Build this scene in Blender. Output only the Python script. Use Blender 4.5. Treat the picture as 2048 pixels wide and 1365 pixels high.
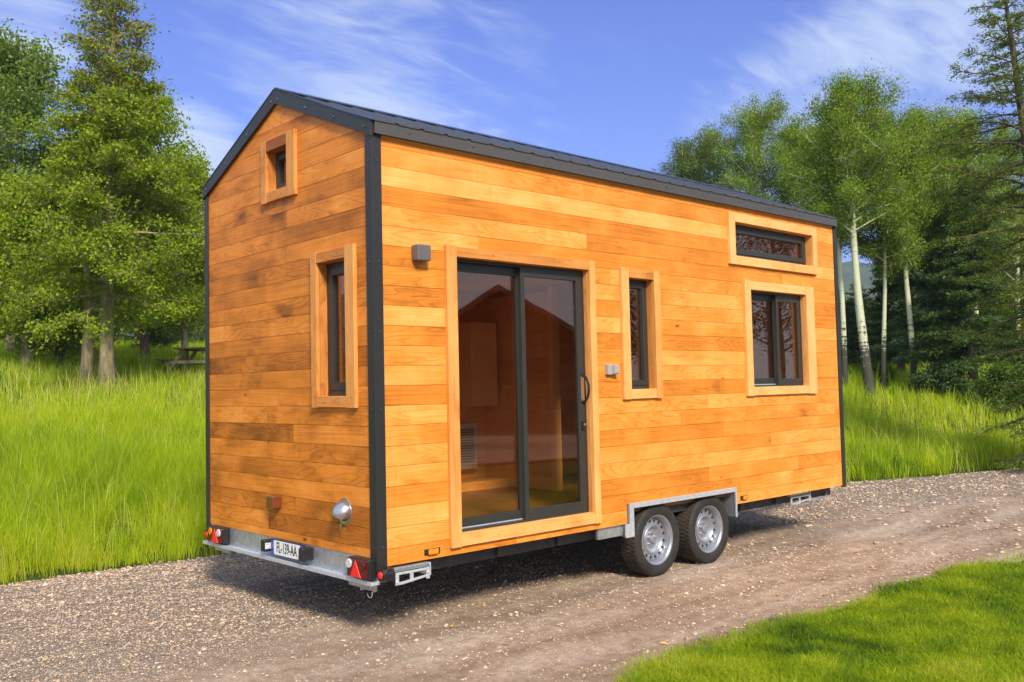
import bpy, math, random
import numpy as np
from mathutils import Vector, Matrix
R = math.radians
PI = math.pi
sc = bpy.context.scene
COL = sc.collection
for o in list(bpy.data.objects):
    bpy.data.objects.remove(o)

# ------------------------------------------------------------------ camera
CAM = np.array([-3.357, -4.9629, 1.6245]); YAW, PITCH, ROLL, FPX = 0.8281, 0.0501, -0.0223, 1842.1
def cam_axes():
    cy, sy, cp, sp = math.cos(YAW), math.sin(YAW), math.cos(PITCH), math.sin(PITCH)
    f = np.array([cy*cp, sy*cp, sp]); r = np.array([sy, -cy, 0.0]); u = np.cross(r, f)
    cr, sr = math.cos(ROLL), math.sin(ROLL)
    return cr*r + sr*u, -sr*r + cr*u, f
AR, AU, AF = cam_axes()
cd = bpy.data.cameras.new('camera'); cam = bpy.data.objects.new('camera', cd); COL.objects.link(cam)
cam.matrix_world = Matrix(((AR[0], AU[0], -AF[0], CAM[0]), (AR[1], AU[1], -AF[1], CAM[1]), (AR[2], AU[2], -AF[2], CAM[2]), (0, 0, 0, 1)))
cd.sensor_width = 36; cd.lens = FPX/2048*36; cd.clip_start = 0.05; cd.clip_end = 3000
cd.dof.use_dof = True; cd.dof.focus_distance = 8.5; cd.dof.aperture_fstop = 5.6
sc.camera = cam
def ray(px, py):
    return AF + (px-1024)/FPX*AR - (py-682.5)/FPX*AU

# ------------------------------------------------------------------ light, sky, exposure
SUN_AZ = math.atan2(-0.84, -0.36)      # where the sun stands, seen from the origin
SUN_EL = R(37)
SDIR = Vector((math.cos(SUN_AZ)*math.cos(SUN_EL), math.sin(SUN_AZ)*math.cos(SUN_EL), math.sin(SUN_EL)))
ld = bpy.data.lights.new('sun', 'SUN'); sun = bpy.data.objects.new('sun', ld); COL.objects.link(sun)
ld.energy = 3.9; ld.angle = R(12.0); ld.color = (1.0, 0.90, 0.76)
sun.rotation_euler = (-SDIR).to_track_quat('-Z', 'Y').to_euler()
sc.view_settings.view_transform = 'Standard'; sc.view_settings.look = 'None'
sc.view_settings.exposure = 0.55; sc.view_settings.gamma = 1
sc.view_settings.use_curve_mapping = False

def N(nt, typ, **kw):
    n = nt.nodes.new(typ)
    for k, v in kw.items():
        if k == 'ins':
            for a, b in v.items(): n.inputs[a].default_value = b
        else: setattr(n, k, v)
    return n
def mth(nt, op, a, b=None, c=None, clamp=False):
    n = nt.nodes.new('ShaderNodeMath'); n.operation = op; n.use_clamp = clamp
    for i, x in enumerate((a, b, c)):
        if x is None: continue
        if isinstance(x, (int, float)): n.inputs[i].default_value = x
        else: nt.links.new(x, n.inputs[i])
    return n.outputs[0]
def mixc(nt, fac, a, b, mode='MIX'):
    n = nt.nodes.new('ShaderNodeMix'); n.data_type = 'RGBA'; n.blend_type = mode
    for i, x in ((0, fac), (6, a), (7, b)):
        if isinstance(x, (int, float)): n.inputs[i].default_value = x
        elif isinstance(x, tuple): n.inputs[i].default_value = (*x, 1) if len(x) == 3 else x
        else: nt.links.new(x, n.inputs[i])
    return n.outputs[2]
def ramp(nt, x, stops):
    n = nt.nodes.new('ShaderNodeValToRGB'); e = n.color_ramp.elements
    while len(e) < len(stops): e.new(0.5)
    for el, (p, c) in zip(e, stops):
        el.position = p; el.color = (*c, 1) if len(c) == 3 else c
    nt.links.new(x, n.inputs[0]); return n.outputs[0]
def noise(nt, vec, scale, detail=2, rough=0.5, dist=0.0, typ=None):
    n = nt.nodes.new('ShaderNodeTexNoise'); n.inputs['Scale'].default_value = scale
    n.inputs['Detail'].default_value = detail; n.inputs['Roughness'].default_value = rough; n.inputs['Distortion'].default_value = dist
    if vec is not None: nt.links.new(vec, n.inputs['Vector'])
    return n.outputs[0]
def vscale(nt, vec, s):
    n = nt.nodes.new('ShaderNodeVectorMath'); n.operation = 'MULTIPLY'; nt.links.new(vec, n.inputs[0]); n.inputs[1].default_value = s
    return n.outputs[0]

w = bpy.data.worlds.new('World'); sc.world = w; w.use_nodes = True
nt = w.node_tree; nt.nodes.clear()
sky = N(nt, 'ShaderNodeTexSky', sky_type='NISHITA', sun_disc=False)
sky.sun_elevation = SUN_EL; sky.sun_rotation = math.atan2(SDIR.x, SDIR.y); sky.air_density = 1.1; sky.dust_density = 0.6; sky.ozone_density = 2.0
tc = N(nt, 'ShaderNodeTexCoord'); d = tc.outputs['Generated']
sep = N(nt, 'ShaderNodeSeparateXYZ'); nt.links.new(d, sep.inputs[0])
# high thin cloud: noise on a flat layer above, drawn out along one wind direction
zz = mth(nt, 'ADD', mth(nt, 'MAXIMUM', sep.outputs[2], 0.0), 0.12)
cx = mth(nt, 'DIVIDE', sep.outputs[0], zz); cy = mth(nt, 'DIVIDE', sep.outputs[1], zz)
comb = N(nt, 'ShaderNodeCombineXYZ'); nt.links.new(cx, comb.inputs[0]); nt.links.new(cy, comb.inputs[1])
mp = N(nt, 'ShaderNodeMapping'); nt.links.new(comb.outputs[0], mp.inputs[0])
mp.inputs['Rotation'].default_value = (0, 0, R(-62)); mp.inputs['Scale'].default_value = (0.55, 1.7, 1)
n1 = noise(nt, mp.outputs[0], 1.7, 9, 0.62, 0.35)
n2 = noise(nt, mp.outputs[0], 5.5, 6, 0.65, 0.9)
wisp = mth(nt, 'ADD', mth(nt, 'MULTIPLY', n1, 0.62), mth(nt, 'MULTIPLY', n2, 0.38))
def blob(px, py, rad, amp):
    v = ray(px, py); v = v/np.linalg.norm(v)
    n = N(nt, 'ShaderNodeVectorMath', operation='DOT_PRODUCT'); nt.links.new(d, n.inputs[0]); n.inputs[1].default_value = tuple(v)
    m = N(nt, 'ShaderNodeMapRange', interpolation_type='SMOOTHSTEP'); nt.links.new(n.outputs['Value'], m.inputs[0])
    m.inputs[1].default_value = math.cos(R(rad)); m.inputs[2].default_value = 1.0; m.inputs[3].default_value = 0; m.inputs[4].default_value = amp
    return m.outputs[0]
tot = None
for b in ((500, 20, 7, .40), (600, 90, 7, .50), (720, 110, 9, .55), (830, 190, 8, .42), (930, 60, 9, .30), (930, 250, 6, .40), (1010, 240, 6, .30),
          (1480, 250, 6, .42), (1600, 190, 6, .45), (1740, 130, 7, .48), (1880, 90, 8, .45), (1980, 30, 8, .50), (1700, 20, 6, .28),
          (10, 50, 6, .60), (110, 120, 6, .35), (370, 320, 5, .65), (300, 300, 5, .4), (1250, 60, 7, .16), (1780, 250, 6, .3)):
    x = blob(*b); tot = x if tot is None else mth(nt, 'MAXIMUM', tot, x)
# outside the frame thick unseen cloud is added as soft white fill light
elsewhere = N(nt, 'ShaderNodeVectorMath', operation='DOT_PRODUCT'); nt.links.new(d, elsewhere.inputs[0]); elsewhere.inputs[1].default_value = tuple(AF)
back = N(nt, 'ShaderNodeMapRange'); nt.links.new(elsewhere.outputs['Value'], back.inputs[0])
back.inputs[1].default_value = 0.72; back.inputs[2].default_value = 0.3; back.inputs[3].default_value = 0; back.inputs[4].default_value = .95
tot = mth(nt, 'MAXIMUM', tot, back.outputs[0])
cl = N(nt, 'ShaderNodeMapRange', interpolation_type='SMOOTHSTEP'); nt.links.new(mth(nt, 'ADD', wisp, mth(nt, 'MULTIPLY', tot, 0.55)), cl.inputs[0])
cl.inputs[1].default_value = 0.63; cl.inputs[2].default_value = 0.98; cl.inputs[3].default_value = 0; cl.inputs[4].default_value = 0.92
tint = mixc(nt, 1.0, sky.outputs[0], (0.64, 0.73, 1.48), 'MULTIPLY')
hz = N(nt, 'ShaderNodeMapRange'); nt.links.new(sep.outputs[2], hz.inputs[0]); hz.inputs[1].default_value = 0.0; hz.inputs[2].default_value = 0.42; hz.inputs[3].default_value = 0.36; hz.inputs[4].default_value = 0
tint = mixc(nt, hz.outputs[0], tint, (2.2, 4.0, 7.6))
skyc = mixc(nt, cl.outputs[0], tint, (5.4, 6.5, 8.4))
bg = N(nt, 'ShaderNodeBackground'); nt.links.new(skyc, bg.inputs[0]); bg.inputs[1].default_value = 0.086
out = N(nt, 'ShaderNodeOutputWorld'); nt.links.new(bg.outputs[0], out.inputs[0])

# ------------------------------------------------------------------ materials
def mat(name):
    m = bpy.data.materials.new(name); m.use_nodes = True; t = m.node_tree
    return m, t, t.nodes['Principled BSDF']
def simple(name, col, rough=0.5, metal=0.0, var=0.0, bump=0.0, scale=30, coat=0.0):
    m, t, p = mat(name)
    p.inputs['Base Color'].default_value = (*col, 1); p.inputs['Roughness'].default_value = rough; p.inputs['Metallic'].default_value = metal
    p.inputs['Coat Weight'].default_value = coat
    if var or bump:
        co = N(t, 'ShaderNodeTexCoord').outputs['Object']
        n = noise(t, co, scale, 5, 0.6)
        if var:
            dk = tuple(c*(1-var) for c in col); lt = tuple(min(1, c*(1+var)) for c in col)
            t.links.new(ramp(t, n, [(0.3, dk), (0.7, lt)]), p.inputs['Base Color'])
            r2 = N(t, 'ShaderNodeMapRange'); t.links.new(noise(t, co, scale*0.4, 4, 0.6), r2.inputs[0]); r2.inputs[3].default_value = max(0, rough-.14); r2.inputs[4].default_value = min(1, rough+.14)
            t.links.new(r2.outputs[0], p.inputs['Roughness'])
        if bump:
            b = N(t, 'ShaderNodeBump'); b.inputs['Strength'].default_value = bump; b.inputs['Distance'].default_value = 0.004
            t.links.new(n, b.inputs['Height']); t.links.new(b.outputs[0], p.inputs['Normal'])
    return m
def wood(name, stops, ringamt=1.0, rough=0.5, blot=1.0):
    m, t, p = mat(name)
    uv = N(t, 'ShaderNodeUVMap', uv_map='UVMap').outputs[0]
    at = N(t, 'ShaderNodeAttribute', attribute_name='tone'); sp = N(t, 'ShaderNodeSeparateColor'); t.links.new(at.outputs['Color'], sp.inputs[0])
    off = N(t, 'ShaderNodeCombineXYZ'); t.links.new(mth(t, 'MULTIPLY', sp.outputs[1], 37.0), off.inputs[0])
    t.links.new(mth(t, 'MULTIPLY', sp.outputs[2], 53.0), off.inputs[1]); t.links.new(mth(t, 'MULTIPLY', sp.outputs[1], 11.0), off.inputs[2])
    ad = N(t, 'ShaderNodeVectorMath', operation='ADD'); t.links.new(uv, ad.inputs[0]); t.links.new(off.outputs[0], ad.inputs[1]); v = ad.outputs[0]
    # growth rings: contour lines of a slow field stretched along the board
    f = noise(t, vscale(t, v, (0.85, 5.2, 1)), 1.15, 2.5, 0.45, 0.25)
    rg = mth(t, 'FRACT', mth(t, 'MULTIPLY', f, 16.0))
    rg = mth(t, 'POWER', rg, 3.5)
    st = mth(t, 'FRACT', mth(t, 'ADD', mth(t, 'MULTIPLY', noise(t, vscale(t, v, (0.35, 14, 1)), 1.0, 2, .5), 9.0), 0.0)); st = mth(t, 'POWER', st, 2.0)
    sel = N(t, 'ShaderNodeMapRange'); t.links.new(mth(t, 'FRACT', mth(t, 'MULTIPLY', sp.outputs[2], 7.3)), sel.inputs[0]); sel.inputs[1].default_value = .3; sel.inputs[2].default_value = .6
    ring = mth(t, 'ADD', mth(t, 'MULTIPLY', rg, sel.outputs[0]), mth(t, 'MULTIPLY', st, mth(t, 'MULTIPLY', mth(t, 'SUBTRACT', 1.15, sel.outputs[0]), 0.6)))
    fib = noise(t, vscale(t, v, (3.0, 170, 1)), 1.0, 3, 0.6)
    bl = noise(t, vscale(t, v, (1.5, 2.6, 1)), 1.3, 3, 0.55, 0.4)
    cross = noise(t, vscale(t, v, (26, 1.2, 1)), 1.0, 2, 0.5)
    dark = N(t, 'ShaderNodeMapRange', interpolation_type='SMOOTHSTEP'); t.links.new(noise(t, vscale(t, v, (2.2, 3.5, 1)), 1.0, 2, .5), dark.inputs[0]); dark.inputs[1].default_value = 0.60; dark.inputs[2].default_value = 0.78
    knot = N(t, 'ShaderNodeTexVoronoi', feature='F1'); t.links.new(vscale(t, v, (1.3, 3.2, 1)), knot.inputs[0]); knot.inputs['Scale'].default_value = 1.0
    kd = N(t, 'ShaderNodeMapRange', interpolation_type='SMOOTHSTEP'); t.links.new(knot.outputs[0], kd.inputs[0]); kd.inputs[1].default_value = 0.055; kd.inputs[2].default_value = 0.015
    x = sp.outputs[0]
    x = mth(t, 'ADD', x, mth(t, 'MULTIPLY', mth(t, 'SUBTRACT', bl, 0.5), 0.75*blot))
    x = mth(t, 'SUBTRACT', x, mth(t, 'MULTIPLY', ring, 0.26*ringamt))
    x = mth(t, 'ADD', x, mth(t, 'MULTIPLY', mth(t, 'SUBTRACT', fib, 0.5), 0.30))
    x = mth(t, 'ADD', x, mth(t, 'MULTIPLY', mth(t, 'SUBTRACT', cross, 0.5), 0.10))
    x = mth(t, 'SUBTRACT', x, mth(t, 'MULTIPLY', dark.outputs[0], 0.28*blot))
    x = mth(t, 'SUBTRACT', x, mth(t, 'MULTIPLY', kd.outputs[0], 0.5), clamp=True)
    t.links.new(ramp(t, x, stops), p.inputs['Base Color'])
    p.inputs['Roughness'].default_value = rough; p.inputs['Specular IOR Level'].default_value = 0.25
    b = N(t, 'ShaderNodeBump'); b.inputs['Strength'].default_value = 0.35; b.inputs['Distance'].default_value = 0.0015
    t.links.new(mth(t, 'ADD', fib, ring), b.inputs['Height']); t.links.new(b.outputs[0], p.inputs['Normal'])
    return m
CEDAR = [(0.0, (.19, .058, .006)), (0.28, (.45, .140, .012)), (0.55, (.74, .248, .028)), (0.8, (.87, .37, .080)), (1.0, (.93, .50, .16))]
M = {}
M['cedar'] = wood('cedar siding', CEDAR, 0.72, 0.5, 0.85)
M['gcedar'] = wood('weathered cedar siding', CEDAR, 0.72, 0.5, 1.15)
M['trimwood'] = wood('larch trim', [(0, (.28, .085, .012)), (.4, (.62, .24, .05)), (.75, (.82, .40, .12)), (1, (.9, .52, .22))], 0.8, 0.5, 0.8)
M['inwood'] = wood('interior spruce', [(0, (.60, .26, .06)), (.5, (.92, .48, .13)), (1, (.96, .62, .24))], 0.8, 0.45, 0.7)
M['floorwood'] = wood('interior floor', [(0, (.16, .07, .04)), (.5, (.34, .18, .09)), (1, (.45, .27, .15))], 0.8, 0.35)
M['anth'] = simple('anthracite steel', (.022, .021, .020), 0.42, 0.0, 0.15, 0.0, 3, 0.0)
M['alu'] = simple('grey aluminium frame', (.030, .031, .028), 0.40, 0.0, 0.1, 0, 12, 0.0)
M['gutter'] = simple('bronze grey eave trim', (.070, .062, .058), 0.42, 0.0, 0.15, 0.1, 60, 0.15)
M['roofm'] = simple('roof sheet', (.07, .08, .10), 0.30, 0.5, 0.04, 0, 2, 0.2)
M['bolt'] = simple('bolt heads', (.10, .10, .11), 0.3, 0.7)
M['nail'] = simple('steel nails', (.55, .45, .36), 0.35, 0.6)
M['galv'] = simple('galvanised steel', (.50, .52, .55), 0.42, 0.75, 0.22, 0.05, 22)
M['galvl'] = simple('bright galvanised edge', (.62, .66, .72), 0.4, 0.5, 0.15, 0.05, 40)
M['dsteel'] = simple('dark underframe', (.06, .06, .06), 0.6, 0.3, 0.3, 0.1, 12)
M['black'] = simple('black plastic', (.012, .012, .013), 0.42)
M['lampgrey'] = simple('lamp grey', (.13, .12, .115), 0.4, 0.1, 0.08, 0, 20)
M['sockgrey'] = simple('socket grey', (.36, .34, .34), 0.4)
M['inox'] = simple('brushed stainless', (.62, .60, .58), 0.28, 1.0, 0.08, 0, 30)
M['rim'] = simple('wheel silver', (.40, .42, .46), 0.33, 0.7, 0.08, 0, 12, 0.2)
M['platew'] = simple('plate white', (.80, .80, .78), 0.35)
M['plateb'] = simple('plate blue', (.04, .09, .42), 0.35)
M['ink'] = simple('plate black', (.008, .008, .008), 0.4)
M['cream'] = simple('radiator white', (.62, .62, .58), 0.4)
M['grille'] = simple('radiator grille', (.20, .20, .19), 0.5)
M['paper'] = simple('printed cloth', (.6, .6, .62), 0.7, 0, 0.35, 0, 12)
M['roofclay'] = simple('chalet roof', (.20, .12, .10), 0.7, 0, 0.2, 0.2, 6)
M['chalet'] = simple('chalet boards', (.07, .025, .012), 0.7, 0, 0.35, 0.3, 5)
M['glassd'] = simple('chalet glass', (.03, .035, .04), 0.08)
M['plaster'] = simple('chalet plaster', (.16, .11, .08), 0.8, 0, 0.1, 0.2, 6)
def lens(name, col, rough=0.12):
    m, t, p = mat(name); co = N(t, 'ShaderNodeTexCoord').outputs['Object']
    vo = N(t, 'ShaderNodeTexVoronoi'); t.links.new(co, vo.inputs[0]); vo.inputs['Scale'].default_value = 90
    t.links.new(ramp(t, vo.outputs[0], [(0, tuple(min(1, c*1.5) for c in col)), (.8, tuple(c*.75 for c in col))]), p.inputs['Base Color'])
    p.inputs['Roughness'].default_value = rough+.15; p.inputs['Coat Weight'].default_value = 0.15
    b = N(t, 'ShaderNodeBump'); b.inputs['Strength'].default_value = .3; b.inputs['Distance'].default_value = .002; t.links.new(vo.outputs[0], b.inputs['Height']); t.links.new(b.outputs[0], p.inputs['Normal'])
    return m
M['red'] = lens('dark red lens', (.085, .003, .003)); M['redb'] = simple('bright red reflector', (.85, .014, .010), .45); M['amber'] = lens('amber lens', (.85, .24, .015)); M['clear'] = lens('clear lens', (.55, .56, .58))
M['brownlens'] = simple('brown reflector box', (.16, .045, .015), 0.3, 0, .15, 0, 30, .4)
def glassmat():
    m = bpy.data.materials.new('window glass'); m.use_nodes = True; t = m.node_tree; t.nodes.clear()
    g = N(t, 'ShaderNodeBsdfGlossy'); g.inputs['Roughness'].default_value = 0.0; g.inputs['Color'].default_value = (1, .84, .74, 1)
    tr = N(t, 'ShaderNodeBsdfTransparent'); tr.inputs['Color'].default_value = (.97, .90, .82, 1)
    co = N(t, 'ShaderNodeTexCoord').outputs['Object']
    b = N(t, 'ShaderNodeBump'); b.inputs['Strength'].default_value = .05; b.inputs['Distance'].default_value = .01; t.links.new(noise(t, co, 2.2, 1), b.inputs['Height']); t.links.new(b.outputs[0], g.inputs['Normal'])
    ge = N(t, 'ShaderNodeNewGeometry'); dp = N(t, 'ShaderNodeVectorMath', operation='DOT_PRODUCT'); t.links.new(ge.outputs['Normal'], dp.inputs[0]); t.links.new(ge.outputs['Incoming'], dp.inputs[1])
    sch = mth(t, 'ADD', mth(t, 'MULTIPLY', mth(t, 'POWER', mth(t, 'SUBTRACT', 1.0, mth(t, 'ABSOLUTE', dp.outputs['Value'])), 4.0), .9), .08)
    mx = N(t, 'ShaderNodeMixShader'); t.links.new(sch, mx.inputs[0]); t.links.new(tr.outputs[0], mx.inputs[1]); t.links.new(g.outputs[0], mx.inputs[2])
    o = N(t, 'ShaderNodeOutputMaterial'); t.links.new(mx.outputs[0], o.inputs[0]); return m
M['glass'] = glassmat()
def tyremat():
    m, t, p = mat('tyre rubber'); p.inputs['Roughness'].default_value = .72
    co = N(t, 'ShaderNodeTexCoord').outputs['Object']
    t.links.new(ramp(t, noise(t, co, 9, 5, .65), [(.35, (.012, .011, .010)), (.75, (.036, .030, .025))]), p.inputs['Base Color'])
    return m
M['tyre'] = tyremat()
M['tread'] = simple('dusty tread', (.045, .035, .026), .85, 0, .35, .2, 30)
def leafmat(name, transl=0.4, gloss=0.06):
    m = bpy.data.materials.new(name); m.use_nodes = True; t = m.node_tree; t.nodes.clear()
    a = N(t, 'ShaderNodeAttribute', attribute_name='tone').outputs['Color']
    df = N(t, 'ShaderNodeBsdfDiffuse'); t.links.new(a, df.inputs[0])
    tl = N(t, 'ShaderNodeBsdfTranslucent'); t.links.new(mixc(t, 1.0, a, (1.15, 1.1, .7), 'MULTIPLY'), tl.inputs[0])
    mx = N(t, 'ShaderNodeMixShader'); mx.inputs[0].default_value = transl; t.links.new(df.outputs[0], mx.inputs[1]); t.links.new(tl.outputs[0], mx.inputs[2])
    gl = N(t, 'ShaderNodeBsdfGlossy'); gl.inputs['Roughness'].default_value = .45
    m2 = N(t, 'ShaderNodeMixShader'); m2.inputs[0].default_value = gloss; t.links.new(mx.outputs[0], m2.inputs[1]); t.links.new(gl.outputs[0], m2.inputs[2])
    o = N(t, 'ShaderNodeOutputMaterial'); t.links.new(m2.outputs[0], o.inputs[0]); return m
M['leaf'] = leafmat('leaves', .42, .012); M['blade'] = leafmat('grass blades', .45, .012)
def barkmat(name, a, b, white=False):
    m, t, p = mat(name); co = N(t, 'ShaderNodeTexCoord').outputs['Object']
    n = noise(t, vscale(t, co, (9, 9, 2.2)), 2.2, 6, .65)
    if white:
        bands = noise(t, vscale(t, co, (2.0, 2.0, 16)), 1.3, 3, .7)
        sepz = N(t, 'ShaderNodeSeparateXYZ'); t.links.new(co, sepz.inputs[0])
        up = N(t, 'ShaderNodeMapRange', interpolation_type='SMOOTHSTEP'); t.links.new(sepz.outputs[2], up.inputs[0]); up.inputs[1].default_value = 0.3; up.inputs[2].default_value = 2.4; up.inputs[3].default_value = .30; up.inputs[4].default_value = 0.0
        x = mth(t, 'ADD', mth(t, 'MULTIPLY', bands, .55), mth(t, 'ADD', mth(t, 'MULTIPLY', n, .45), up.outputs[0]))
        c = ramp(t, x, [(.50, a), (.585, a), (.66, b), (.8, b)])
    else:
        c = ramp(t, n, [(.35, b), (.62, a)])
    t.links.new(c, p.inputs['Base Color']); p.inputs['Roughness'].default_value = .85
    bb = N(t, 'ShaderNodeBump'); bb.inputs['Strength'].default_value = .8; bb.inputs['Distance'].default_value = .02; t.links.new(n, bb.inputs['Height']); t.links.new(bb.outputs[0], p.inputs['Normal'])
    return m
M['bark'] = barkmat('grey brown bark', (.40, .33, .19), (.17, .13, .07)); M['aspen'] = barkmat('white aspen bark', (.56, .57, .40), (.05, .05, .035), True)
M['darkbark'] = barkmat('dark conifer bark', (.13, .10, .07), (.04, .03, .02))
def stonemat():
    m, t, p = mat('gravel stones'); a = N(t, 'ShaderNodeAttribute', attribute_name='tone').outputs['Color']
    co = N(t, 'ShaderNodeTexCoord').outputs['Object']
    t.links.new(mixc(t, 1.0, a, ramp(t, noise(t, co, 160, 3), [(.3, (.8, .8, .8)), (.7, (1.15, 1.15, 1.15))]), 'MULTIPLY'), p.inputs['Base Color']); p.inputs['Roughness'].default_value = .8
    return m
M['stone'] = stonemat()
def groundmat():
    m, t, p = mat('meadow soil'); co = N(t, 'ShaderNodeTexCoord').outputs['Object']
    n = noise(t, co, .7, 6, .65); n2 = noise(t, co, 28, 4, .7)
    c = ramp(t, n, [(.3, (.045, .065, .016)), (.5, (.075, .11, .02)), (.7, (.11, .16, .025))])
    c = mixc(t, .6, c, ramp(t, n2, [(.3, (.35, .35, .3)), (.7, (1.25, 1.25, 1.1))]), 'MULTIPLY')
    t.links.new(c, p.inputs['Base Color']); p.inputs['Roughness'].default_value = .95; p.inputs['Specular IOR Level'].default_value = .1
    b = N(t, 'ShaderNodeBump'); b.inputs['Strength'].default_value = 1; b.inputs['Distance'].default_value = .05; t.links.new(n2, b.inputs['Height']); t.links.new(b.outputs[0], p.inputs['Normal'])
    return m
M['ground'] = groundmat()
def roadmat():
    m, t, p = mat('gravel road'); co = N(t, 'ShaderNodeTexCoord').outputs['Object']
    at = N(t, 'ShaderNodeAttribute', attribute_name='tone'); sp = N(t, 'ShaderNodeSeparateColor'); t.links.new(at.outputs['Color'], sp.inputs[0])
    g = sp.outputs[0]
    n0 = noise(t, vscale(t, co, (.35, 1.6, 1)), 1.3, 6, .6, .3); n1 = noise(t, co, 9, 6, .7); n2 = noise(t, co, 110, 4, .7)
    dirt = ramp(t, n0, [(.32, (.25, .175, .115)), (.5, (.40, .30, .22)), (.66, (.52, .425, .33))])
    dirt = mixc(t, .75, dirt, ramp(t, n1, [(.3, (.55, .50, .46)), (.65, (1.2, 1.18, 1.17))]), 'MULTIPLY')
    dirt = mixc(t, .8, dirt, ramp(t, n2, [(.3, (.62, .60, .58)), (.7, (1.3, 1.3, 1.3))]), 'MULTIPLY')
    vo = N(t, 'ShaderNodeTexVoronoi'); t.links.new(co, vo.inputs[0]); vo.inputs['Scale'].default_value = 72
    v2 = N(t, 'ShaderNodeTexVoronoi', feature='DISTANCE_TO_EDGE'); t.links.new(co, v2.inputs[0]); v2.inputs['Scale'].default_value = 72
    cs = N(t, 'ShaderNodeSeparateColor'); t.links.new(vo.outputs['Color'], cs.inputs[0])
    grav = ramp(t, cs.outputs[0], [(0, (.30, .235, .18)), (.4, (.46, .38, .30)), (.7, (.55, .455, .36)), (1, (.66, .56, .46))])
    grav = mixc(t, 1.0, grav, ramp(t, v2.outputs[0], [(0, (.45, .40, .36)), (.12, (1, 1, 1))]), 'MULTIPLY')
    col = mixc(t, g, dirt, grav); t.links.new(col, p.inputs['Base Color']); p.inputs['Roughness'].default_value = .9; p.inputs['Specular IOR Level'].default_value = .2
    hgt = mth(t, 'ADD', mth(t, 'MULTIPLY', mth(t, 'MULTIPLY', v2.outputs[0], g), 1.6), mth(t, 'ADD', mth(t, 'MULTIPLY', n2, .35), mth(t, 'MULTIPLY', n1, .9)))
    b = N(t, 'ShaderNodeBump'); b.inputs['Strength'].default_value = 1; b.inputs['Distance'].default_value = .024; t.links.new(hgt, b.inputs['Height']); t.links.new(b.outputs[0], p.inputs['Normal'])
    return m
M['road'] = roadmat()
M['hill'] = simple('wooded hill', (.045, .075, .040), .95, 0, .5, 0, .02)

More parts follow.
